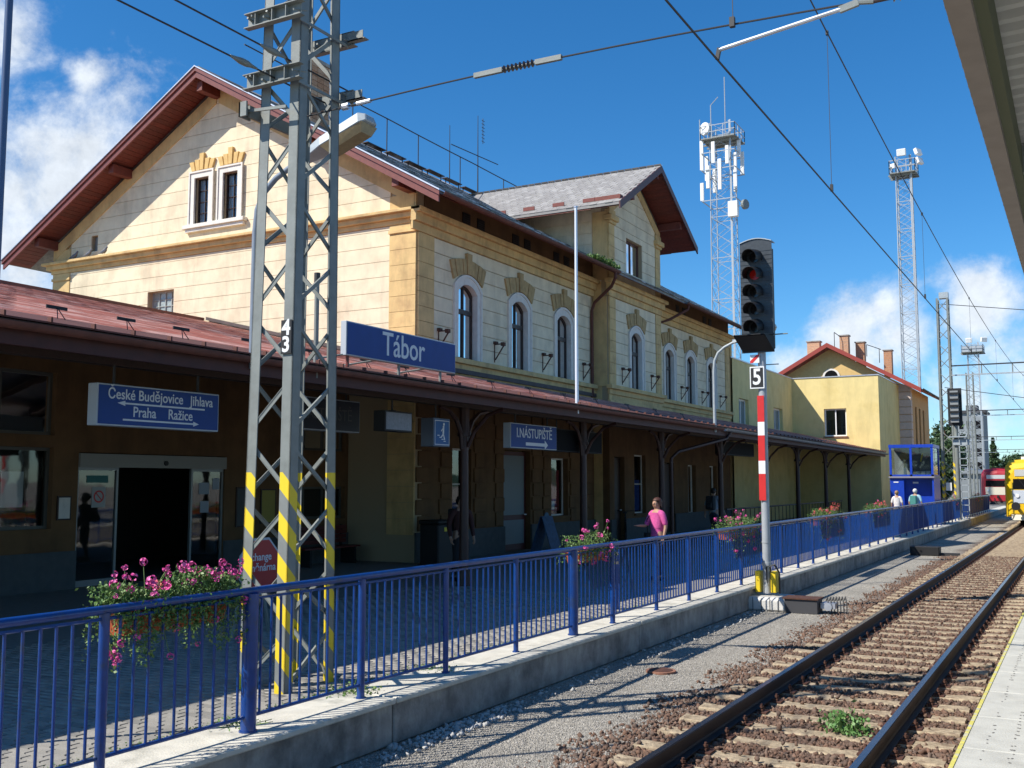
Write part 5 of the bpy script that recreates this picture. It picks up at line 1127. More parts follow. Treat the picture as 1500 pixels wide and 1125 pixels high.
# ================================================================== signs
def hanging_sign(name, label, cat, X, y0, y1, z0, z1, th, face, edge, rods=(), zr=3.75, rim=.02):
    t = thing(name, label, cat, (X, (y0+y1)/2, z0)); b = B(); b.box((X-th, y0, z0), (X, y1, z1)); bx = b.build('box', edge, t, bevel=.006)
    b = B(); b.box((X+.0005, y0+rim, z0+rim), (X+.006, y1-rim, z1-rim)); b.build('face', face, t)
    for y in rods: b = B(); b.tube((X-th/2, y, z1), (X-th/2, y, zr), .018, 8); b.box((X-th/2-.05, y-.05, z1), (X-th/2+.05, y+.05, z1+.02)); b.build('hanger', CABLE, t)
    return t
EDGE = mat('pale_sign_edge', (.42, .46, .50), .5)
ts = hanging_sign('station_sign', 'big dark blue Tábor name sign standing on the canopy roof edge', 'sign', -9.73, 12.40, 15.52, 4.13, 4.66, .11, BLUESIGN, EDGE)
letters('lettering', 'Tábor', .54, (-9.722, 13.92, 4.40), '+x', SILVERL, ts, off=.004, depth=.006, sx=.92, spacing=.98)
for y, m_ in ((12.5, REDPAINT), (13.85, GALV), (15.1, GALV)): b = B(); b.tube((-9.78, y, 3.86), (-9.78, y, 4.13), .025, 8); b.build('stand', m_, ts)
for y in (12.9, 14.3, 12.05): b = B(); b.tube((-9.8, y+.35, 4.14), (-10.2, y, cz(-10.2)), .015, 6); b.build('strut', GALV, ts)
s1 = hanging_sign('direction_sign', 'blue hanging sign with two arrows reading České Budějovice Jihlava and Praha Ražice', 'sign', -10.5, 8.54, 10.57, 2.90, 3.42, .17, BLUESIGN, EDGE, (8.85, 10.25), 3.7)
def arrow(b, X, y0, y1, z, w_, hd, left):
    if left: y0, y1 = y1, y0
    d = 1 if y1 > y0 else -1; b.add([(X, y0, z-w_), (X, y1-d*hd, z-w_), (X, y1-d*hd, z+w_), (X, y0, z+w_)], [(0,1,2,3)]); b.add([(X, y1-d*hd, z-w_*3), (X, y1, z), (X, y1-d*hd, z+w_*3)], [(0,1,2)])

for tx, yc, zc_ in (('České Budějovice', 9.30, 3.295), ('Jihlava', 10.24, 3.29), ('Praha', 9.27, 3.085), ('Ražice', 9.87, 3.085)): letters('lettering', tx, .185, (-10.491, yc, zc_), '+x', SILVERL, s1, depth=.003, off=.002, sx=.90)
b = B(); arrow(b, -10.492, 8.84, 10.30, 3.19, .011, .12, True); arrow(b, -10.492, 8.93, 10.2, 2.985, .011, .10, False); b.build('arrow', SILVERL, s1)
s2_ = hanging_sign('platform_sign', 'blue hanging sign reading I.NÁSTUPIŠTĚ with a right arrow', 'sign', -10.5, 18.94, 21.10, 2.93, 3.46, .18, BLUESIGN, EDGE, (19.3, 20.8), 3.7)
letters('lettering', 'I.NÁSTUPIŠTĚ', .29, (-10.491, 20.02, 3.25), '+x', SILVERL, s2_, depth=.003, off=.002, sx=.95)
b = B(); arrow(b, -10.492, 19.6, 20.65, 3.03, .035, .16, False); b.build('arrow', SILVERL, s2_)
s3 = hanging_sign('stairs_sign', 'small pale blue pictogram sign of a person climbing stairs', 'sign', -10.5, 16.0, 16.56, 2.87, 3.40, .28, BLUESIGN2, mat('dark_sign_edge', (.12, .14, .17), .5), (16.28,), 3.7)
b = B(); X_ = -10.491; Q = lambda y, z: (X_, 16.28+y, 3.13+z)
b.tube(Q(.06, .16), (X_+.002, 16.34, 3.29), .028, 12); b.bar(Q(.05, .13), Q(.04, -.02), .002, .05, up=(0, 1, 0)); b.bar(Q(.04, -.02), Q(.09, -.13), .002, .03, up=(0, 1, 0)); b.bar(Q(.04, -.02), Q(-.02, -.08), .002, .03, up=(0, 1, 0)); b.bar(Q(.05, .1), Q(-.03, .03), .002, .02, up=(0, 1, 0))
for k in range(4): b.box(Q(-.16+k*.07, -.06-.035*k), Vector(Q(-.09+k*.07, -.045-.035*k))+Vector((.002, 0, 0)))
b.build('pictogram', WHITEP, s3)
b = B(); b.ring([Q(-.25, -.23), Q(.25, -.23), Q(.25, .23), Q(-.25, .23)], [Q(-.235, -.215), Q(.235, -.215), Q(.235, .215), Q(-.235, .215)], (.002, 0, 0)); b.build('rim', SILVERL, s3)
hanging_sign('information_screen', 'wide black display screen hanging right of the I.NÁSTUPIŠTĚ sign', 'display', -10.75, 21.35, 24.2, 2.93, 3.46, .2, BLACKSH, BLACK, (21.8, 23.8), 3.7)
hanging_sign('information_screen', 'far black display screen hanging under the canopy below the curved lamp', 'display', -10.7, 33.9, 37.9, 3.15, 3.62, .2, BLACKSH, BLACK, (34.6, 37.2), 3.7)
t = hanging_sign('dark_sign', 'dark sign with faint letters TĚ partly hidden behind the near mast', 'sign', -12.2, 14.0, 16.0, 3.15, 3.75, .2, mat('near_black_blue', (.012, .016, .03), .4), EDGE, (14.4, 15.7), 3.95)
letters('lettering', 'NÁSTUPIŠTĚ', .3, (-12.19, 15.0, 3.45), '+x', mat('dull_letters', (.09, .09, .09), .6), t, depth=.003, sx=.9)
hanging_sign('hanging_monitor', 'tilted pale hanging monitor left of the stairs pictogram', 'display', -10.6, 14.62, 15.45, 3.1, 3.46, .25, mat('pale_screen', (.20, .21, .25), .4, var=.15, vscale=9), BLACK, (15.0,), 3.7, rim=.03)
ad_ = thing('exchange_sign', 'red octagonal board reading change směnárna standing behind the near mast', 'sign', (-9.6, 10.4, PZ))
b = B(); c0 = (10.50, .98); rr_ = .40
oc = [(-9.6, c0[0]+rr_*math.cos(math.radians(22.5+45*i)), c0[1]+.12+rr_*math.sin(math.radians(22.5+45*i))) for i in range(8)]
b.prism(oc, (-.03, 0, 0)); bd = b.build('board', mat('white_rim', (.45, .48, .52), .5), ad_)
oc2 = [(-9.597, c0[0]+rr_*.92*math.cos(math.radians(22.5+45*i)), c0[1]+.12+rr_*.92*math.sin(math.radians(22.5+45*i))) for i in range(8)]; b = B(); b.prism(oc2, (.004, 0, 0)); b.build('face', mat('exchange_red', (.42, .02, .02), .5), bd)
letters('lettering', 'change', .14, (-9.591, 10.50, 1.22), '+x', SILVERL, ad_, off=.002, depth=.002); letters('lettering', 'směnárna', .14, (-9.591, 10.50, 1.08), '+x', SILVERL, ad_, off=.002, depth=.002)
b = B(); b.bar((-9.62, 10.15, .85), (-9.62, 10.02, PZ), .03, .03); b.bar((-9.62, 10.57, .85), (-9.62, 10.7, PZ), .03, .03); b.bar((-9.64, 10.15, .85), (-10.0, 10.02, PZ), .03, .03); b.bar((-9.64, 10.57, .85), (-10.0, 10.7, PZ), .03, .03); b.build('legs', GALV, ad_)
ab = thing('advertising_board', 'pale blue A-frame advertising board by the red door', 'signboard', (-13.5, 26.6, PZ))
for s in (-1, 1): b = B(); b.prism([(-13.5+s*.35, 26.1, PZ), (-13.5+s*.35, 26.75, PZ), (-13.5+s*.02, 26.75, 1.25), (-13.5+s*.02, 26.1, 1.25)], (.02, 0, 0)); b.build('panel', mat('board_blue', (.02, .07, .15), .6, var=.3, vscale=5), ab)
b = B(); b.disc((-13.49, 26.42, 1.2), .16, (1, 0, 0), .02, 16); b.build('round_top', mat('board_blue2', (.04, .12, .2), .6), ab)

# ================================================================== lamps and poles on the canopy edge
def edge_lamp(Y, label, head=True, zt=6.4, x0=-9.62):
    t = thing('platform_lamp', label, 'street lamp', (x0, Y, 3.8)); b = B()
    b.path([(x0, Y, 3.7), (x0, Y, 5.55), (x0+.03, Y, 5.85), (x0+.14, Y, 6.08), (x0+.34, Y, 6.24), (x0+.95, Y, 6.52)], [.05, .045, .043, .041, .04, .038], 10); b.build('arm', mat('grey_lamp_arm', (.20, .24, .29), .5, .1, var=.1) if Y < 15 else LAMPG, t, smooth=True)
    if head:
        d = Vector((.92, 0, .30)).normalized(); u = Vector((-d.z, 0, d.x)); o = Vector((x0+.62, Y, 6.36)); L0, W0, H0 = 1.45, .22, .11
        def ringp(s, w_, h0, h1): c = o+d*s; return [c+Vector((0, -w_, 0))+u*h0, c+Vector((0, w_, 0))+u*h0, c+Vector((0, w_*.72, 0))+u*h1, c+Vector((0, -w_*.72, 0))+u*h1]
        b = B(); rs = [ringp(0, .05, -.03, .05), ringp(.3, .10, -.05, .08), ringp(.6, .17, -.05, .10), ringp(1.25, .18, -.05, .11), ringp(1.34, .12, -.04, .06)]
        vs = [p for r in rs for p in r]; fs = [(0, 3, 2, 1)]
        for i in range(4): fs += [(i*4+k, i*4+(k+1) % 4, i*4+4+(k+1) % 4, i*4+4+k) for k in range(4)]
        fs += [(16, 17, 18, 19)]; b.add(vs, fs); hd = b.build('housing', LAMPG, t, bevel=.012)
        b = B(); A = [ringp(s, w_, h, -.052) for s, w_, h in ((.58, .19, -.10), (1.38, .20, -.10))]
        q = lambda s, w_, h: o+d*s+Vector((0, w_, 0))+u*h
        vs = [q(.6, -.165, -.052), q(.6, .165, -.052), q(1.30, .165, -.052), q(1.30, -.165, -.052), q(.67, -.11, -.16), q(.67, .11, -.16), q(1.22, .11, -.15), q(1.22, -.11, -.15)]
        b.add(vs, [(4,5,6,7),(0,1,5,4),(1,2,6,5),(2,3,7,6),(3,0,4,7)]); b.build('cover', LAMPLENS, hd)
    return t
edge_lamp(10.25, 'near lamp with boxy yellowed head seen behind the lattice mast', x0=-9.6)
edge_lamp(29.95, 'far curved lamp on the canopy edge just left of the signal head')
t = thing('white_pole', 'tall straight white pole standing on the canopy edge before the dormer', 'pole', (-9.65, 20.4, 3.8)); b = B(); b.tube((-9.65, 20.4, 3.7), (-9.65, 20.4, 8.3), .042, 10, r2=.032); b.build('shaft', mat('white_pole_paint', (.72, .76, .8), .35, .2), t, smooth=True); b = B(); b.tube((-9.65, 20.4, 8.3), (-9.65, 20.4, 8.33), .045, 10); b.build('cap', FLASH, t)
t = thing('roof_conduit_pole', 'short grey pole on the canopy edge seen through the near mast', 'pole', (-9.65, 11.6, 3.8)); b = B(); b.tube((-9.65, 11.6, 3.7), (-9.65, 11.6, 5.22), .035, 10); b.build('shaft', GALV, t); b = B(); b.tube((-9.65, 11.6, 5.1), (-9.65, 11.6, 5.24), .045, 10); b.build('cap', CABLE, t)
t = thing('lamp_post', 'blue grey round post cut by the left edge of the photo', 'pole', (-7.36, 5, .2)); b = B(); b.tube((-7.36, 5.0, .2), (-7.36, 5.0, 8.0), .030, 12); b.build('shaft', mat('blue_grey_paint', (.06, .10, .20), .4), t, smooth=True); b = B(); b.disc((-7.36, 5, .22), .1, (0, 0, 1), .02, 12); b.build('base_flange', GALV, t)

# ================================================================== island platform canopy (right, overhead)
ic = thing('island_canopy', 'corrugated canopy roof of the island platform overhead at the right edge', 'canopy', (3, 10, 4.6))
b = B(); y = -4.0; CZ = 4.72; x0 = -.54; vs = []; k = 0; per = .18
while y < 70:
    for (dy, dz) in ((0, 0), (.06, 0), (.09, .045), (.15, .045)): vs += [(x0, y+dy, CZ+dz), (6.5, y+dy, CZ+dz-.0+.25)]; k += 1
    y += per
b.add(vs, [(2*i, 2*i+2, 2*i+3, 2*i+1) for i in range(k-1)]); b.build('corrugated_sheet', mat('grey_corrugated_sheet', (.42, .41, .38), .6, .1, var=.08), ic, fixn=False)
b = B(); b.box((-.47, -4, 4.40), (-.36, 70, 4.70)); b.build('edge_beam', mat('grey_brown_steel', (.24, .20, .17), .6, var=.1), ic)
for i in range(20): y = 1.2+i*3.6; b = B(); b.box((-.36, y, 4.50), (6.5, y+.08, 4.70)); b.build('cross_beam', GALV, ic)
b = B(); b.box((-.36, -4, 4.46), (-.30, 70, 4.70)); b.build('inner_trim', mat('mossy_trim', (.10, .11, .06), .8), ic)
for y in (-2, 8, 18, 28, 38): b = B(); b.box((4.9, y, .55), (5.15, y+.25, 4.75)); b.build('column', GALV, ic)

# ================================================================== towers
def tower(name, label, x, y, zt, w0, w1, plat_w, kind):
    t = thing(name, label, 'tower', (x, y, -.2)); h = zt+.2
    def P_(sx, sy, z): k = (w0+(w1-w0)*(z+.2)/h)/2; return Vector((x+sx*k, y+sy*k, z))
    for sx in (-1, 1):
        for sy in (-1, 1): b = B(); b.tube(P_(sx, sy, -.2), P_(sx, sy, zt), .055, 6); b.build('leg', WHITEST, t)
    b = B(); n = int(h/(.95*w0/1.6)); 
    for k in range(n):
        za, zc = -.2+h*k/n, -.2+h*(k+1)/n
        for f in range(4):
            q = [(-1,-1),(1,-1),(1,1),(-1,1),(-1,-1)]; a, c = q[f], q[f+1]
            b.tube(P_(*a, za), P_(*c, zc), .02, 4, caps=False); b.tube(P_(*c, za), P_(*a, zc), .02, 4, caps=False)
            if k % 3 == 0: b.tube(P_(*a, za), P_(*c, za), .035, 4, caps=False)
    b.build('lattice_bracing', WHITEST, t)
    b = B(); b.bar(P_(1, -1, 0)+Vector((.1, -.1, 0)), P_(1, -1, zt)+Vector((.1, -.1, 0)), .12, .05, up=(0, 1, 0)); b.build('cable_tray', WHITEST, t)
    pw_ = plat_w/2; zp = zt-1.6; b = B(); b.box((x-pw_, y-pw_, zp), (x+pw_, y+pw_, zp+.09))
    for s in (-.6, 0, .6): b.box((x-pw_*1.12, y+s*pw_-.06, zp-.14), (x+pw_*1.12, y+s*pw_+.06, zp)); 
    b.build('platform_deck', GALV, t)
    b = B()
    for z in (zp+.6, zp+1.15):
        for f in range(4): q = [(-1,-1),(1,-1),(1,1),(-1,1),(-1,-1)]; b.tube((x+q[f][0]*pw_, y+q[f][1]*pw_, z), (x+q[f+1][0]*pw_, y+q[f+1][1]*pw_, z), .04, 4)
    for s in (-1, -.33, .33, 1):
        for s2_ in (-1, 1): b.tube((x+s*pw_, y+s2_*pw_, zp), (x+s*pw_, y+s2_*pw_, zp+1.15), .035, 4); b.tube((x+s2_*pw_, y+s*pw_, zp), (x+s2_*pw_, y+s*pw_, zp+1.15), .035, 4)
    b.build('guard_rail', WHITEST, t); return t, zp, pw_
t1, zp, pw_ = tower('telecom_tower', 'tall pale lattice telecom tower with panel antennas behind the dormer', -26.2, 85.2, 33.2, 1.95, 1.7, 3.0, 'a')
for (dx, dy, z, h_) in ((-1.5, -1.2, 29.0, 2.6), (-.95, -1.3, 27.3, 2.0), (.15, -1.5, 27.0, 2.7), (1.35, -1.0, 27.2, 3.0), (1.6, .3, 28.6, 2.0), (-1.6, .4, 28.5, 2.2), (-.4, -1.45, 29.4, 1.9), (.8, -1.4, 29.2, 1.6), (1.5, -.3, 30.0, 1.5), (-1.2, 1.3, 27.6, 2.2), (.6, 1.5, 27.5, 2.4), (-1.75, -.5, 26.5, 1.6)):
    b = B(); b.box((-26.2+dx-.16, 85.2+dy-.08, z), (-26.2+dx+.16, 85.2+dy+.08, z+h_)); b.build('panel_antenna', WHITEP, t1, bevel=.03)
b = B(); b.box((-25.4, 83.7, 24.6), (-24.6, 84.2, 25.9)); b.build('equipment_cabinet', WHITEP, t1); b = B(); b.disc((-24.2, 84.3, 25.6), .42, (1, -.4, 0), .25, 16); b.build('dish', GALV, t1)
b = B(); b.disc((-27.3, 84.0, 32.6), .55, (-.5, -1, 0), .2, 16); b.build('dish', WHITEP, t1)
b = B()
for (dx, dy, z0, z1) in ((-.6, -1.3, 31.6, 34.6), (.2, .2, 31.6, 37.5), (-1.7, -1, 30.8, 33.6)): b.tube((-26.2+dx, 85.2+dy, z0), (-26.2+dx, 85.2+dy, z1), .045, 5)
b.tube((-26.8, 83.9, 34.6), (-26.2, 84.1, 35.3), .04, 5); b.build('whip_aerial', WHITEST, t1)
for z in (26.2, 28.9, 30.4, 15.4):
    b = B()
    for f in range(4): q = [(-1,-1),(1,-1),(1,1),(-1,1),(-1,-1)]; e = 1.45 if z > 20 else 1.05; b.tube((-26.2+q[f][0]*e, 85.2+q[f][1]*e, z), (-26.2+q[f+1][0]*e, 85.2+q[f+1][1]*e, z), .05, 4)
    b.build('antenna_ring', WHITEST, t1)
t2, zp, pw_ = tower('floodlight_tower', 'pale lattice floodlight tower with railed basket right of the signal', -12.6, 93.3, 30.4, 1.35, 1.15, 2.1, 'f')
def flood(t, x, y, z, d, s=1): b = B(); d = Vector(d).normalized(); b.bar((x, y, z), Vector((x, y, z))+d*.3*s, .75*s, .6*s); b.build('floodlight', WHITEP, t, bevel=.04)
flood(t2, -12.6, 92.4, 30.6, (0, -1, -.2)); flood(t2, -11.45, 92.8, 30.5, (.8, -.4, .3)); flood(t2, -11.35, 92.8, 29.7, (.8, -.4, .3)); flood(t2, -13.3, 92.4, 29.5, (-.5, -.8, -.2), .7)
t3, zp, pw_ = tower('floodlight_tower', 'distant small floodlight tower above the grey tower block', -14.2, 172, 23.6, 1.7, 1.5, 3.0, 'f')
b = B(); b.box((-15.6, 170.6, 22.0), (-12.8, 173.4, 23.0)); b.build('basket_panel', WHITEST, t3); flood(t3, -14.6, 171, 23.9, (0, -1, -.3), 1.2); flood(t3, -12.6, 171, 23.9, (.6, -1, -.3), 1.2)

# ================================================================== blue kiosk on the platform
kx0, kx1, ky0, ky1 = -8.15, -6.2, 52.0, 54.4
BK = mat('kiosk_blue', (.01, .05, .42), .35, var=.08)
kk = thing('blue_kiosk', 'bright blue two tier steel kiosk with glazed upper display behind the railing', 'kiosk', ((kx0+kx1)/2, (ky0+ky1)/2, PZ))
b = B(); b.box((kx0, ky0, PZ), (kx0+.62, ky1, 2.42)); b.box((kx0+.62, ky0+.55, PZ), (kx1, ky1, 2.42)); b.box((kx1-.08, ky0, PZ), (kx1, ky0+.55, 2.42)); b.build('lower_body', BK, kk)
b = B(); b.box((kx0-.04, ky0-.1, 2.42), (kx1+.04, ky1, 2.50)); b.build('shelf', mat('shelf_grey', (.25, .24, .28), .5), kk)
b = B()
for (x, y) in ((kx0, ky0), (kx1-.1, ky0), (kx0, ky1-.1), (kx1-.1, ky1-.1), ((kx0+kx1)/2-.06, ky0)): b.box((x, y, 2.5), (x+.1, y+.1, 3.85))
b.box((kx0-.02, ky0-.02, 3.85), (kx1+.02, ky1+.02, 4.0)); b.box((kx0, ky0, 2.5), (kx1, ky0+.08, 2.58)); b.box((kx1-.08, ky0, 2.5), (kx1, ky1, 2.58)); b.build('upper_frame', BK, kk)
for (a, c) in (((kx0+.1, ky0+.04), ((kx0+kx1)/2-.06, ky0+.04)), (((kx0+kx1)/2+.04, ky0+.04), (kx1-.1, ky0+.04)), ((kx1-.04, ky0+.1), (kx1-.04, ky1-.1))):
    b = B(); b.add([(a[0], a[1], 2.58), (c[0], c[1], 2.58), (c[0], c[1], 3.85), (a[0], a[1], 3.85)], [(0,1,2,3)]); b.build('pane', GLASS, kk)
b = B(); b.box((kx0+.05, ky0+1.2, 2.5), (kx1-.1, ky0+1.25, 3.85)); b.build('back_panel', mat('grey_panel', (.14, .16, .16), .7), kk)
def ktoy(nm, m, f): b = B(); f(b); b.build(nm, m, kk)
ktoy('drum', mat('yellow_brown', (.42, .24, .05), .5), lambda b: (b.disc((kx0+.62, ky0+.35, 3.45), .2, (0, -1, 0), .12, 16), b.box((kx0+.58, ky0+.4, 2.6), (kx0+.66, ky0+.48, 3.3))))
ktoy('white_crate', WHITEP, lambda b: [b.box((kx0+1.15+i*.22, ky0+.3, 2.58), (kx0+1.33+i*.22, ky0+.5, 2.74)) for i in range(3)]+[b.box((kx0+.6, ky0+.2, 2.58), (kx0+.72, ky0+.35, 2.9))])
ktoy('yellow_horn', YELP, lambda b: b.bar((kx0+1.35, ky0+.4, 3.2), (kx0+1.45, ky0+.4, 3.6), .06, .06, up=(0, 1, 0)))
b = B(); b.box((kx0+.95, ky0+.54, 2.16), (kx0+1.2, ky0+.549, 2.24)); b.box((kx0+.2, ky0-.008, 1.55), (kx0+.34, ky0, 1.7)); b.box((kx0+.16, ky0-.008, 2.2), (kx0+.38, ky0, 2.25)); b.build('sticker', WHITEP, kk)

# ================================================================== railcars
def railcar(name, label, xc, y0, L_, body, band, lower, roofm, front_white=True):
    t = thing(name, label, 'train', (xc, y0, -.1)); hw = 1.42
    def sec(y, w_, zt, zb=.35): return [(xc-w_, y, zb), (xc+w_, y, zb), (xc+w_, y, 2.2), (xc+w_*.97, y, zt-.45), (xc+w_*.80, y, zt-.1), (xc, y, zt), (xc-w_*.80, y, zt-.1), (xc-w_*.97, y, zt-.45), (xc-w_, y, 2.2)]
    ss = [sec(y0, 1.12, 3.05, .55), sec(y0+.12, 1.32, 3.3, .4), sec(y0+.5, hw, 3.5), sec(y0+L_, hw, 3.5)]; vs = [p for s in ss for p in s]; n = 9; fs = [tuple(range(n))]
    for i in range(3): fs += [(i*n+k, i*n+(k+1) % n, (i+1)*n+(k+1) % n, (i+1)*n+k) for k in range(n)]
    fs += [tuple(range(3*n, 4*n))]; b = B(); b.add(vs, fs); bd = b.build('body', body, t)
    for xx in (-.72, .0, .72): b = B(); b.box((xc+xx-.006, y0-.03, .62), (xc+xx+.006, y0-.026, 1.1)); b.build('panel_seam', BLACK, t)
    for s in (-1, 1): b = B(); b.bar((xc+s*.35, y0-.04, 1.86), (xc+s*.75, y0-.04, 2.45), .02, .02, up=(0, 1, 0)); b.build('wiper', BLACK, t)
    b = B(); b.prism([(xc-1.0, y0-.02, 1.85), (xc+1.0, y0-.02, 1.85), (xc+.96, y0+.02, 2.95), (xc-.96, y0+.02, 2.95)], (0, .03, 0)); ws = b.build('windscreen', BLACKSH, t)
    b = B(); b.box((xc-.9, y0-.028, 2.55), (xc+.9, y0-.02, 2.9)); b.build('sun_blind', mat('pale_blind', (.5, .5, .48), .6), ws)
    b = B(); b.prism([(xc-1.0, y0-.025, 1.1), (xc+1.0, y0-.025, 1.1), (xc+1.05, y0-.025, 1.8), (xc-1.05, y0-.025, 1.8)], (0, .03, 0)); b.build('front_panel', band, t)
    for s in (-1, 1): b = B(); b.disc((xc+s*.8, y0-.03, 1.5), .1, (0, -1, 0), .05, 12); b.build('headlight', WHITEP, t); b = B(); b.tube((xc+s*.87, y0, .95), (xc+s*.87, y0-.5, .95), .09, 10); b.disc((xc+s*.87, y0-.5, .95), .22, (0, -1, 0), .05, 14); b.build('buffer', BLACK, t)
    b = B(); b.prism([(xc-1.1, y0-.1, .2), (xc+1.1, y0-.1, .2), (xc+1.15, y0+.1, .6), (xc-1.15, y0+.1, .6)], (0, .2, 0)); b.build('snowplough', lower, t)
    b = B(); b.bar((xc, y0, .95), (xc, y0-.35, .9), .14, .2); b.path([(xc-.3, y0-.02, .8), (xc-.3, y0-.25, .6), (xc-.15, y0-.25, .45)], .03, 6); b.build('coupling', BLACK, t)
    for i in range(int(L_/2)): 
        for s in (-1, 1): y = y0+1.5+i*2; b = B(); b.box((xc+s*hw*.985, y, 1.75), (xc+s*(hw+.008), y+1.5, 2.65)); b.build('window', BLACKSH, t)
    b = B(); b.box((xc-.6, y0+1.2, 3.42), (xc+.6, y0+4, 3.62)); b.build('roof_unit', roofm, t)
    for y in (y0+2, y0+L_-3): 
        for s in (-.753, .753):
            for dy in (0, 1.8): b = B(); b.disc((xc+s-.06, y+dy, .36), .36, (1, 0, 0), .12, 16); b.build('wheel', BLACK, t)
        b = B(); b.box((xc-1, y-.5, .25), (xc+1, y+2.3, .4)); b.build('bogie', BLACK, t)
    return t
railcar('yellow_railcar', 'yellow railcar with pale grey front arriving on the near track', TX, 62.0, 15, mat('train_yellow', (.80, .50, .01), .35, coat=.3), mat('train_silver', (.52, .56, .62), .35), mat('train_apron', (.7, .62, .45), .5), WHITEP)
railcar('red_railcar', 'dark red and cream railcar parked behind the fence end', -7.0, 104, 20, mat('train_red', (.38, .02, .03), .4), mat('train_cream', (.65, .58, .45), .5), BLACK, REDPAINT)

# ================================================================== platform furniture
t = thing('litter_bin', 'dark square litter bin against the quoined wall', 'litter bin', (-13.9, 21.4, PZ)); b = B(); b.box((-14.2, 21.05, PZ), (-13.65, 21.75, 1.2)); b.build('body', BLACK, t, bevel=.03); b = B(); b.box((-14.23, 21.02, 1.2), (-13.62, 21.78, 1.3)); b.build('lid', BLACK, t, bevel=.03); b = B(); b.box((-13.648, 21.3, 1.02), (-13.64, 21.42, 1.12)); b.build('sticker', YELP, t)
t = thing('platform_bench', 'dark red slatted bench against the ochre wall', 'bench', (-16.0, 21.0, PZ)); RB = mat('bench_red', (.12, .015, .012), .5)
for k in range(4): b = B(); b.box((-16.35+k*.11, 18.9, .62), (-16.26+k*.11, 21.0, .66)); b.build('seat_slat', RB, t)
for k in range(4): b = B(); b.box((-16.42, 18.9, .72+k*.11), (-16.39, 21.0, .81+k*.11)); b.build('back_slat', RB, t)
for y in (19.1, 20.8): b = B(); b.box((-16.4, y, PZ), (-15.95, y+.06, .62)); b.box((-16.44, y, .6), (-16.4, y+.06, 1.16)); b.build('leg', BLACK, t)
def bicycle(label, x, y, rz):
    t = thing('bicycle', label, 'bicycle', (0, 0, 0)); m = BLACK; R0 = .34
    for c in (-.52, .52):
        b = B(); b.path([(0, c+R0*math.cos(a), R0+R0*math.sin(a)) for a in np.linspace(0, 2*math.pi, 25)], .018, 6); wh = b.build('wheel', m, t); b = B()
        for a in np.linspace(0, 2*math.pi, 15)[:-1]: b.tube((0, c, R0), (0, c+R0*math.cos(a), R0+R0*math.sin(a)), .003, 3, caps=False)
        b.build('spokes', FLASH, wh)
    b = B(); S_, Hh, BB = (0, .18, .82), (0, -.38, .82), (0, .08, .3)
    for p, q in ((S_, BB), (Hh, BB), (S_, Hh), (BB, (0, .52, .34)), (S_, (0, .52, .34)), (Hh, (0, -.52, .34)), (Hh, (0, -.36, 1.0))): b.tube(p, q, .016, 6)
    b.build('frame', m, t); b = B(); b.box((-.07, .08, .93), (.07, .33, .98)); b.tube((0, .18, .82), (0, .2, .94), .014, 6); b.build('saddle', m, t, bevel=.01)
    b = B(); b.path([(-.28, -.25, 1.03), (-.2, -.36, 1.03), (0, -.38, 1.02), (.2, -.36, 1.03), (.28, -.25, 1.03)], .014, 6); b.build('handlebar', m, t); b = B(); b.disc((-.01, .08, .3), .09, (1, 0, 0), .02, 12); b.box((-.12, .0, .18), (-.04, .08, .2)); b.build('crank', m, t)
    t.location = (x, y, PZ); t.rotation_euler.z = rz; WL[t] = Vector((x, y, PZ))
bicycle('black bicycle leaning by the wall behind the woman in pink', -13.9, 33.2, math.radians(25))
t = thing('stair_railing', 'dark railing with upright bars round the underpass under the canopy', 'railing', (-11.5, 45, PZ)); b = B(); b.path([(-11.2, 36, 1.25), (-11.2, 56, 1.25)], .03, 6); b.path([(-11.2, 36, .4), (-11.2, 56, .4)], .02, 6); b.build('rail', DKWOOD, t)
for i in range(34): b = B(); b.tube((-11.2, 36+i*.6, PZ), (-11.2, 36+i*.6, 1.25), .018, 6); b.build('bar', DKWOOD, t)

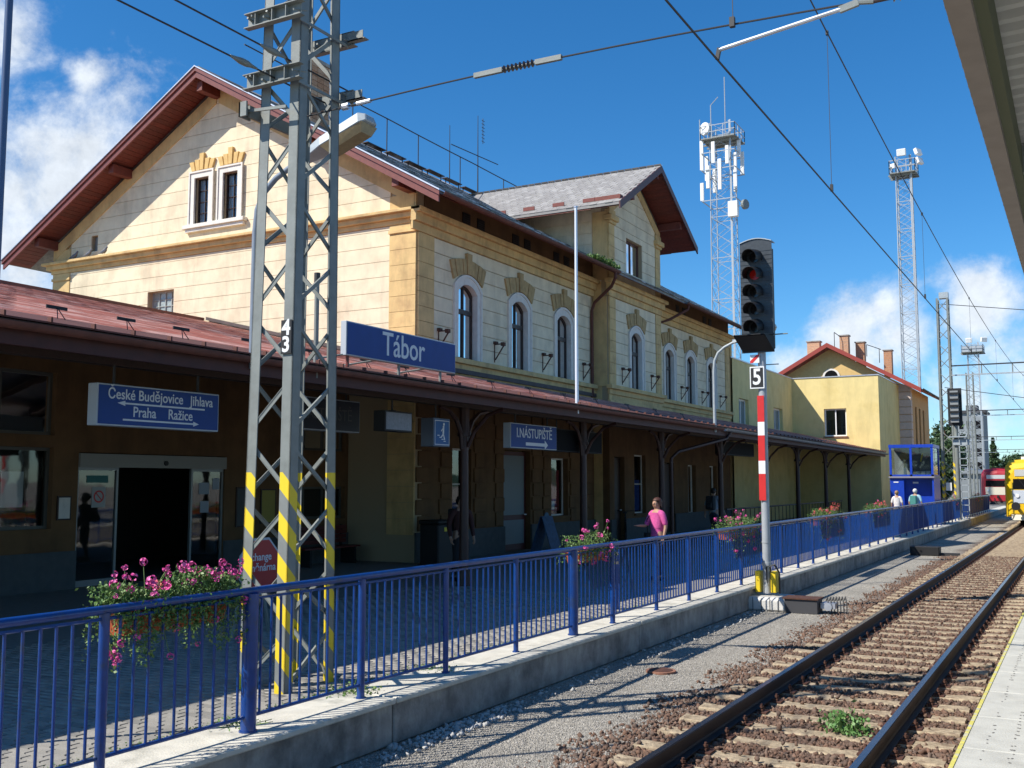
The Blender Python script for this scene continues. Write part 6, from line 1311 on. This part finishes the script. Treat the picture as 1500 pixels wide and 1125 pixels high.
# ================================================================== people: one skinned body each, clothes and hair as children
def person(label, loc, rz, h, top, legs, hairc, pose='walk', sleeve=1.0, bag=None, female=False, hairlong=.0, shoe=None, skirt=False):
    loc = Vector(loc); s = h/1.70; t = thing('person', label, 'person', loc)
    sh = .17 if female else .20; hip = .10
    J = {'pelvis': (0, 0, .93), 'waist': (0, 0, 1.05), 'chest': (0, -.01, 1.25), 'neck0': (0, 0, 1.42), 'neck': (0, .005, 1.475), 'head0': (0, -.01, 1.53), 'head1': (0, -.015, 1.60), 'head2': (0, -.01, 1.665)}
    E_ = [('pelvis', 'waist'), ('waist', 'chest'), ('chest', 'neck0'), ('neck0', 'neck'), ('neck', 'head0'), ('head0', 'head1'), ('head1', 'head2')]
    rad = {'pelvis': (.155, .11), 'waist': (.135 if female else .14, .10), 'chest': (.155 if female else .165, .115), 'neck0': (.075, .065), 'neck': (.052, .052), 'head0': (.062, .075), 'head1': (.076, .095), 'head2': (.062, .078)}
    walk = pose == 'walk'
    for sgn, nm in ((1, 'L'), (-1, 'R')):
        f = (.16 if sgn > 0 else -.14) if walk else .02*sgn
        J['hip'+nm] = (sgn*hip, 0, .88); J['knee'+nm] = (sgn*(hip+.005), -f*.75-.02, .48); J['ank'+nm] = (sgn*hip, -f*1.1+(.10 if f < 0 else 0), .085); J['toe'+nm] = (sgn*(hip+.02), J['ank'+nm][1]-.17, .035)
        E_ += [('pelvis', 'hip'+nm), ('hip'+nm, 'knee'+nm), ('knee'+nm, 'ank'+nm), ('ank'+nm, 'toe'+nm)]
        rad.update({'hip'+nm: (.092, .095), 'knee'+nm: (.058, .06), 'ank'+nm: (.038, .042), 'toe'+nm: (.036, .026)})
        if pose == 'reach' and sgn < 0: el, wr = (-.25, -.10, 1.12), (-.20, -.34, 1.13)
        elif pose == 'front': el, wr = (sgn*.24, -.05, 1.10), (sgn*.10, -.26, 1.02)
        else: a = f*-1.0; el, wr = (sgn*(sh+.07), -a*.35+.02, 1.12), (sgn*(sh+.075), -a*1.1-.07, .88)
        J['sh'+nm] = (sgn*sh, 0, 1.375); J['el'+nm] = el; J['wr'+nm] = wr
        d = (Vector(wr)-Vector(el)).normalized(); J['palm'+nm] = tuple(Vector(wr)+d*.06)
        E_ += [('neck0', 'sh'+nm), ('sh'+nm, 'el'+nm), ('el'+nm, 'wr'+nm), ('wr'+nm, 'palm'+nm)]
        rad.update({'sh'+nm: (.062, .062), 'el'+nm: (.040, .040), 'wr'+nm: (.027, .024), 'palm'+nm: (.034, .018)})
        side = Vector((-sgn, 0, 0)); fw = d
        for k in range(4):
            o_ = Vector((0, 1, 0))*(.018*(k-1.5)); ln_ = (.062, .07, .066, .05)[k]
            J[f'f{nm}{k}a'] = tuple(Vector(J['palm'+nm])+o_+fw*.03); J[f'f{nm}{k}b'] = tuple(Vector(J['palm'+nm])+o_*1.1+fw*(.03+ln_*.6)+side*.012); J[f'f{nm}{k}c'] = tuple(Vector(J['palm'+nm])+o_*1.1+fw*(.03+ln_*.95)+side*.035)
            E_ += [('palm'+nm, f'f{nm}{k}a'), (f'f{nm}{k}a', f'f{nm}{k}b'), (f'f{nm}{k}b', f'f{nm}{k}c')]
            for q in 'abc': rad[f'f{nm}{k}{q}'] = (.009, .009)
        J[f't{nm}a'] = tuple(Vector(J['wr'+nm])+fw*.03+Vector((0, -.03, 0))); J[f't{nm}b'] = tuple(Vector(J['wr'+nm])+fw*.07+Vector((0, -.05, 0))+side*.01); E_ += [('wr'+nm, f't{nm}a'), (f't{nm}a', f't{nm}b')]; rad[f't{nm}a'] = rad[f't{nm}b'] = (.010, .010)
    J['nose'] = (0, -.115, 1.585); E_.append(('head1', 'nose')); rad['nose'] = (.014, .014)
    def skin(keys, edges, scale, inflate=0.0, sub=2, name='body'):
        idx = {k: i for i, k in enumerate(keys)}; me = bpy.data.meshes.new(name)
        me.from_pydata([J[k] for k in keys], [(idx[a], idx[c]) for a, c in edges], []); o = bpy.data.objects.new(name, me); COL.objects.link(o)
        md = o.modifiers.new('s', 'SKIN'); md.use_smooth_shade = True
        if not me.skin_vertices: me.attributes.new('x', 'FLOAT', 'POINT')
        bpy.context.view_layer.objects.active = o
        sv_ = me.skin_vertices[0].data
        for k in keys: sv_[idx[k]].radius = tuple(r+inflate for r in rad[k]); sv_[idx[k]].use_root = (k == keys[0])
        s2 = o.modifiers.new('u', 'SUBSURF'); s2.levels = sub; s2.render_levels = sub
        dg = bpy.context.evaluated_depsgraph_get(); dg.update(); ev = bpy.data.meshes.new_from_object(o.evaluated_get(dg)); bpy.data.objects.remove(o); bpy.data.meshes.remove(me); ev.name = name
        return ev
    def place(ev, name, m, par):
        ev.materials.clear(); ev.materials.append(m); ev.transform(Matrix.Scale(s, 4)); ev.polygons.foreach_set('use_smooth', [True]*len(ev.polygons)); o = bpy.data.objects.new(name, ev); return link(o, par, WL[par])
    keys = list(J); body = place(skin(keys, E_, s), 'body', SKIN, t)
    J['hem'] = (0, 0, .90); rad['hem'] = (.16, .118)
    tk = ['chest', 'waist', 'pelvis', 'hem', 'neck0', 'shL', 'shR', 'elL', 'elR']; te = [('chest', 'waist'), ('waist', 'pelvis'), ('pelvis', 'hem'), ('chest', 'neck0'), ('neck0', 'shL'), ('neck0', 'shR'), ('shL', 'elL'), ('shR', 'elR')]
    if sleeve >= 1: tk += ['wrL', 'wrR']; te += [('elL', 'wrL'), ('elR', 'wrR')]
    place(skin(tk, te, s, .016, 2, 'top'), 'top', top, t)
    J['belt'] = (0, 0, 1.0); rad['belt'] = (.142, .103)
    lk = ['belt', 'pelvis', 'hipL', 'hipR', 'kneeL', 'kneeR', 'ankL', 'ankR']; le = [('belt', 'pelvis'), ('pelvis', 'hipL'), ('pelvis', 'hipR'), ('hipL', 'kneeL'), ('hipR', 'kneeR'), ('kneeL', 'ankL'), ('kneeR', 'ankR')]
    place(skin(lk, le, s, .014, 2, 'trousers'), 'trousers', legs, t)
    b = B(); nu, nv = 16, 10; hc = Vector((0, .012, 1.632)); vs = []
    for a in range(nv+1):
        th_ = math.pi*a/nv
        for c in range(nu):
            ph_ = 2*math.pi*c/nu; d = Vector((math.sin(th_)*math.cos(ph_), math.sin(th_)*math.sin(ph_), math.cos(th_))); k_ = 1+.05*math.sin(c*3.1+a*2.3)
            p = hc+Vector((d.x*.093, d.y*.112, d.z*.092))*k_
            if d.z < -.1 and d.y > -.1: p.z -= hairlong*.5+.02
            vs.append(p)
    fs = [(a*nu+c, a*nu+(c+1) % nu, (a+1)*nu+(c+1) % nu, (a+1)*nu+c) for a in range(nv) for c in range(nu)]
    ok = [f for f in fs if not (sum(vs[q].y for q in f)/4 < -.045+.05*max(0, 1.62-sum(vs[q].z for q in f)/4)/.05 and sum(vs[q].z for q in f)/4 < 1.672)]
    b.add([p*s+loc for p in vs], ok); b.build('hair', hairc, t, smooth=True)
    for sg_ in (-1, 1):
        b = B(); c = Vector((sg_*.03, -.101, 1.605)); b.tube(c, c+Vector((0, -.006, 0)), .010, 8)
        b.v = [tuple(Vector(v)*s+loc) for v in b.v]; b.build('eye', BLACK, t)
    b = B(); b.box((-.022, -.104, 1.548), (.022, -.098, 1.555)); b.v = [tuple(Vector(v)*s+loc) for v in b.v]; b.build('mouth', mat('lips', (.3, .08, .07), .6), t)
    for sgn, nm in ((1, 'L'), (-1, 'R')):
        p = Vector(J['ank'+nm]); q = Vector(J['toe'+nm]); b = B(); b.path([p+Vector((0, .06, -.045)), p+Vector((0, 0, -.035)), q+Vector((0, 0, 0)), q+Vector((0, -.05, -.005))], [.035, .048, .042, .02], 8); b.v = [tuple(Vector(v)*s+loc) for v in b.v]; b.build('shoe', shoe or BLACK, t, smooth=True)
    if bag == 'shoulder':
        b = B(); b.path([(-.12, -.02, 1.43), (-.19, -.12, 1.25), (-.24, -.06, .98)], .012, 6); b.path([(-.12, .03, 1.43), (-.2, .12, 1.2), (-.25, .05, .98)], .012, 6); b.box((-.32, -.10, .72), (-.22, .12, .98)); b.v = [tuple(Vector(v)*s+loc) for v in b.v]; b.build('shoulder_bag', BLACK, t, bevel=.02)
    if bag == 'backpack':
        b = B(); b.box((-.15, .12, 1.0), (.15, .30, 1.45)); b.box((-.10, .30, 1.05), (.10, .35, 1.25)); b.v = [tuple(Vector(v)*s+loc) for v in b.v]; b.build('backpack', mat('dark_backpack', (.02, .025, .03), .7), t, bevel=.03)
    if bag == 'greenpack':
        b = B(); b.box((-.14, .12, 1.0), (.14, .28, 1.42)); b.v = [tuple(Vector(v)*s+loc) for v in b.v]; b.build('backpack', mat('teal_backpack', (.05, .22, .20), .7), t, bevel=.03)
    t.rotation_euler.z = rz; return t
C_ = lambda n, c: mat(n, c, .85, var=.12, vscale=12, bump=.15)
person('woman in a pink jumper with short brown hair and shoulder bag walking behind the railing', (-7.75, 20.2, PZ), math.radians(-28), 1.66, C_('pink_jumper', (.62, .09, .30)), C_('dark_trousers', (.03, .02, .035)), mat('brown_hair', (.07, .025, .015), .6), 'reach', 0, 'shoulder', True, .09)
person('man in a pale shirt with dark backpack seen from behind deep under the canopy', (-11.4, 35.2, PZ), math.radians(170), 1.78, C_('pale_grey_shirt', (.30, .33, .38)), C_('dark_blue_jeans', (.03, .04, .07)), mat('dark_hair', (.02, .015, .012), .6), 'walk', 0, 'backpack')
person('dim figure in dark red top standing beside the first canopy column', (-11.2, 18.1, PZ), math.radians(60), 1.70, C_('dull_red_top', (.05, .014, .012)), C_('black_trousers', (.015, .015, .018)), mat('dark_hair', (.02, .015, .012), .6), 'stand', 1, 'backpack')
person('person in a white top with fair hair by the blue kiosk', (-7.35, 48.6, PZ), math.radians(175), 1.62, C_('white_top', (.70, .66, .66)), C_('grey_trousers', (.12, .12, .13)), mat('fair_hair', (.30, .18, .09), .6), 'stand', 0, None, True)
person('person in a light blue shirt and white cap with teal backpack by the blue kiosk', (-6.62, 48.9, PZ), math.radians(165), 1.70, C_('light_blue_shirt', (.28, .48, .60)), C_('beige_trousers', (.25, .22, .16)), mat('white_cap', (.65, .65, .63), .7), 'stand', 0, 'greenpack')

# pigeons on the gable cornice
for i, x in enumerate((-27.6, -26.95, -26.25)):
    t = thing('pigeon', ['leftmost pigeon on the gable cornice under the small vent', 'middle pigeon of three on the gable cornice', 'rightmost pigeon of three on the gable cornice'][i], 'pigeon', (x, YG-.2, 9.2), 'pigeons on the gable cornice')
    b = B(); b.path([(x-.22, YG-.2, 9.27), (x-.08, YG-.2, 9.29), (x+.02, YG-.2, 9.31), (x+.10, YG-.2, 9.35), (x+.13, YG-.2, 9.41), (x+.17, YG-.2, 9.44), (x+.21, YG-.2, 9.43)], [.012, .04, .065, .05, .032, .028, .004], 8); b.tube((x, YG-.22, 9.2), (x, YG-.22, 9.26), .006, 4); b.tube((x+.03, YG-.18, 9.2), (x+.03, YG-.18, 9.26), .006, 4); b.build('body', mat('pigeon_grey', (.12, .13, .16), .6), t, smooth=True)

# ================================================================== weeds, moss in the joints
def weed(name, label, x, y, z, n, r, h, seed, m=LEAF, sz=.03):
    t = thing(name, label, 'plant', (x, y, z)); V, F = leafcloud(n, lambda rg, k: np.c_[x+rg.normal(0, r, k), y+rg.normal(0, r, k), z+np.abs(rg.normal(0, h, k))], sz, seed); bigmesh('leaves', V, F, m, t, kind='stuff')
    b = B(); rr = random.Random(seed)
    for k in range(9): b.tube((x, y, z-.02), (x+rr.gauss(0, r), y+rr.gauss(0, r), z+abs(rr.gauss(0, h))+.03), .004, 4)
    b.build('stems', m, t)
weed('track_weed', 'bright green leafy weed growing between the rails', -2.12, 10.45, -.17, 420, .115, .085, 21, mat('weed_green', (.085, .20, .045), .6, var=.3, vscale=10, island=(.16, .26, .09)), .026)
weed('kerb_weed', 'small weed at the foot of the near steel mast', -6.15, 8.0, .23, 260, .13, .03, 22, LEAF, .016)
weed('kerb_weed', 'low weed on the kerb right of the third blue post', -6.12, 9.4, .23, 120, .14, .015, 23, LEAF, .014)
weed('kerb_weed', 'tiny weed by the second thick blue post', -6.15, 6.5, .23, 120, .1, .015, 24, LEAF, .014)
V, F = leafcloud(5000, lambda rg, n: (lambda y: np.c_[-6.24-np.abs(rg.normal(0, .07, n)), y, .232+np.abs(rg.normal(0, .006, n))])(4+rg.random(n)**1.5*12), .010, 31)
tag(bigmesh('joint_grass', V, F, LEAF), 'thin grass and moss in the joint between pavers and kerb', 'grass', kind='stuff')
tag(stones('rubble', 500, (-5.62, -5.3), lambda rg, n: np.concatenate([rg.normal(8.8, .6, n//2), rg.uniform(5, 22, n-n//2)]), lambda x, y, s, rg: np.full(len(x), -.185), .012, .03, mat('pale_rubble', (.45, .44, .42), .9), 41), 'pale broken concrete crumbs along the foot of the kerb wall', 'rubble', kind='stuff')

# ================================================================== far background
def tree(label, x, y, h, r, seed, kind='round', m=LEAFD, n=5200):
    t = thing('tree', label, 'tree', (x, y, -.2), 'trees in the distance'); b = B(); b.path([(x, y, -.2), (x+.05*h*.1, y, h*.45), (x, y, h*.9)], [h*.03, h*.02, h*.005], 7)
    rr = random.Random(seed)
    for k in range(9): a = rr.uniform(0, 6.28); z = h*rr.uniform(.25, .7); b.tube((x, y, z), (x+math.cos(a)*r*.7, y+math.sin(a)*r*.7, z+h*.12), h*.009, 5, r2=h*.002)
    b.build('trunk', RUST, t)
    def f(rg, k):
        if kind == 'cone': z = rg.random(k)**1.3; R0 = r*(1-z)*(.75+.35*np.sin(z*40)); a = rg.uniform(0, 6.28, k); q = np.sqrt(rg.random(k)); return np.c_[x+R0*q*np.cos(a), y+R0*q*np.sin(a), h*(.08+.92*z)]
        cl = rg.normal(size=(26, 3)); cl /= np.linalg.norm(cl, axis=1)[:, None]; cl *= rg.uniform(.45, .95, (26, 1)); i = rg.integers(0, 26, k); p = cl[i]+rg.normal(0, .17, (k, 3)); return np.c_[x+p[:, 0]*r, y+p[:, 1]*r, h*.62+p[:, 2]*h*.36]
    V, F = leafcloud(n, f, h*.030, seed); bigmesh('crown', V, F, m, t, kind='stuff')
tree('broad green tree left of the grey tower block', -17.8, 164, 11, 3.4, 51); tree('green tree behind the far signal', -14.2, 128, 7.2, 2.8, 52); tree('low bushy tree at the foot of the far striped mast', -9.6, 84, 3.8, 1.4, 56)
tree('dark pointed conifer on the horizon', -27.5, 395, 17.5, 5.0, 53, 'cone'); tree('round tree right of the dark conifer', -19, 395, 12.5, 6.5, 54); tree('small round tree farther right on the horizon', -6, 400, 10, 6, 55); 
for i, (x, y, h) in enumerate(((-44, 380, 13), (-52, 390, 15), (8, 420, 9), (20, 430, 10), (34, 420, 11), (-36, 300, 10))): tree(['distant tree', 'distant leafy tree', 'pale distant tree', 'low distant tree', 'wide distant tree', 'distant dark tree'][i]+' along the horizon near the track end, number %s from the left' % ['four', 'three', 'seven', 'eight', 'nine', 'five'][i], x, y, h, h*.45, 60+i, n=1500)
gt = thing('tower_block', 'grey tall silo like block with flat dark roof beyond the masts', 'building', (-19, 215, -.2)); b = B(); b.box((-21.5, 214, -.2), (-16.4, 224, 15.4)); b.build('walls', mat('grey_block', (.22, .24, .25), .9, var=.1, vscale=.3), gt)
b = B(); b.box((-21.9, 213.6, 15.4), (-15.9, 224.4, 15.9)); b.box((-19.5, 216, 15.9), (-17.5, 220, 17)); b.build('roof', mat('dark_flat_roof', (.05, .05, .055), .8), gt)
for i in range(5):
    for j in range(3): b = B(); b.box((-20.8+j*1.5, 213.95, 2+i*2.6), (-19.9+j*1.5, 213.99, 3.5+i*2.6)); b.build('window', BLACKSH, gt)
sh_ = thing('long_shed', 'long low grey shed with shallow roof behind the red railcar', 'building', (-12, 150, -.2)); b = B(); b.box((-16.2, 140, -.2), (-11.4, 190, 3.3)); b.build('walls', mat('shed_grey', (.20, .22, .23), .8, var=.1), sh_); b = B(); b.prism([(-16.6, 139.5, 3.3), (-11.0, 139.5, 3.3), (-11.0, 139.5, 3.45), (-13.8, 139.5, 4.2), (-16.6, 139.5, 3.45)], (0, 51, 0)); b.build('roof', mat('shed_roof', (.18, .20, .22), .6), sh_)
fh = thing('far_hill', 'low wooded hill on the horizon', 'hill', (0, 900, 0)); b = B(); n = 60; rg = random.Random(9)
tp = [(-700+i*24, 900+rg.uniform(-20, 20), 6+9*abs(math.sin(i*.31))+rg.uniform(0, 5)) for i in range(n+1)]
vs = []; 
for p in tp: vs += [(p[0], p[1]-120, -.3), (p[0], p[1], p[2]), (p[0], p[1]+150, -.3)]
b.add(vs, [f for i in range(n) for f in ((3*i, 3*i+3, 3*i+4, 3*i+1), (3*i+1, 3*i+4, 3*i+5, 3*i+2))]); o = b.build('hill_mass', LEAFD, fh)
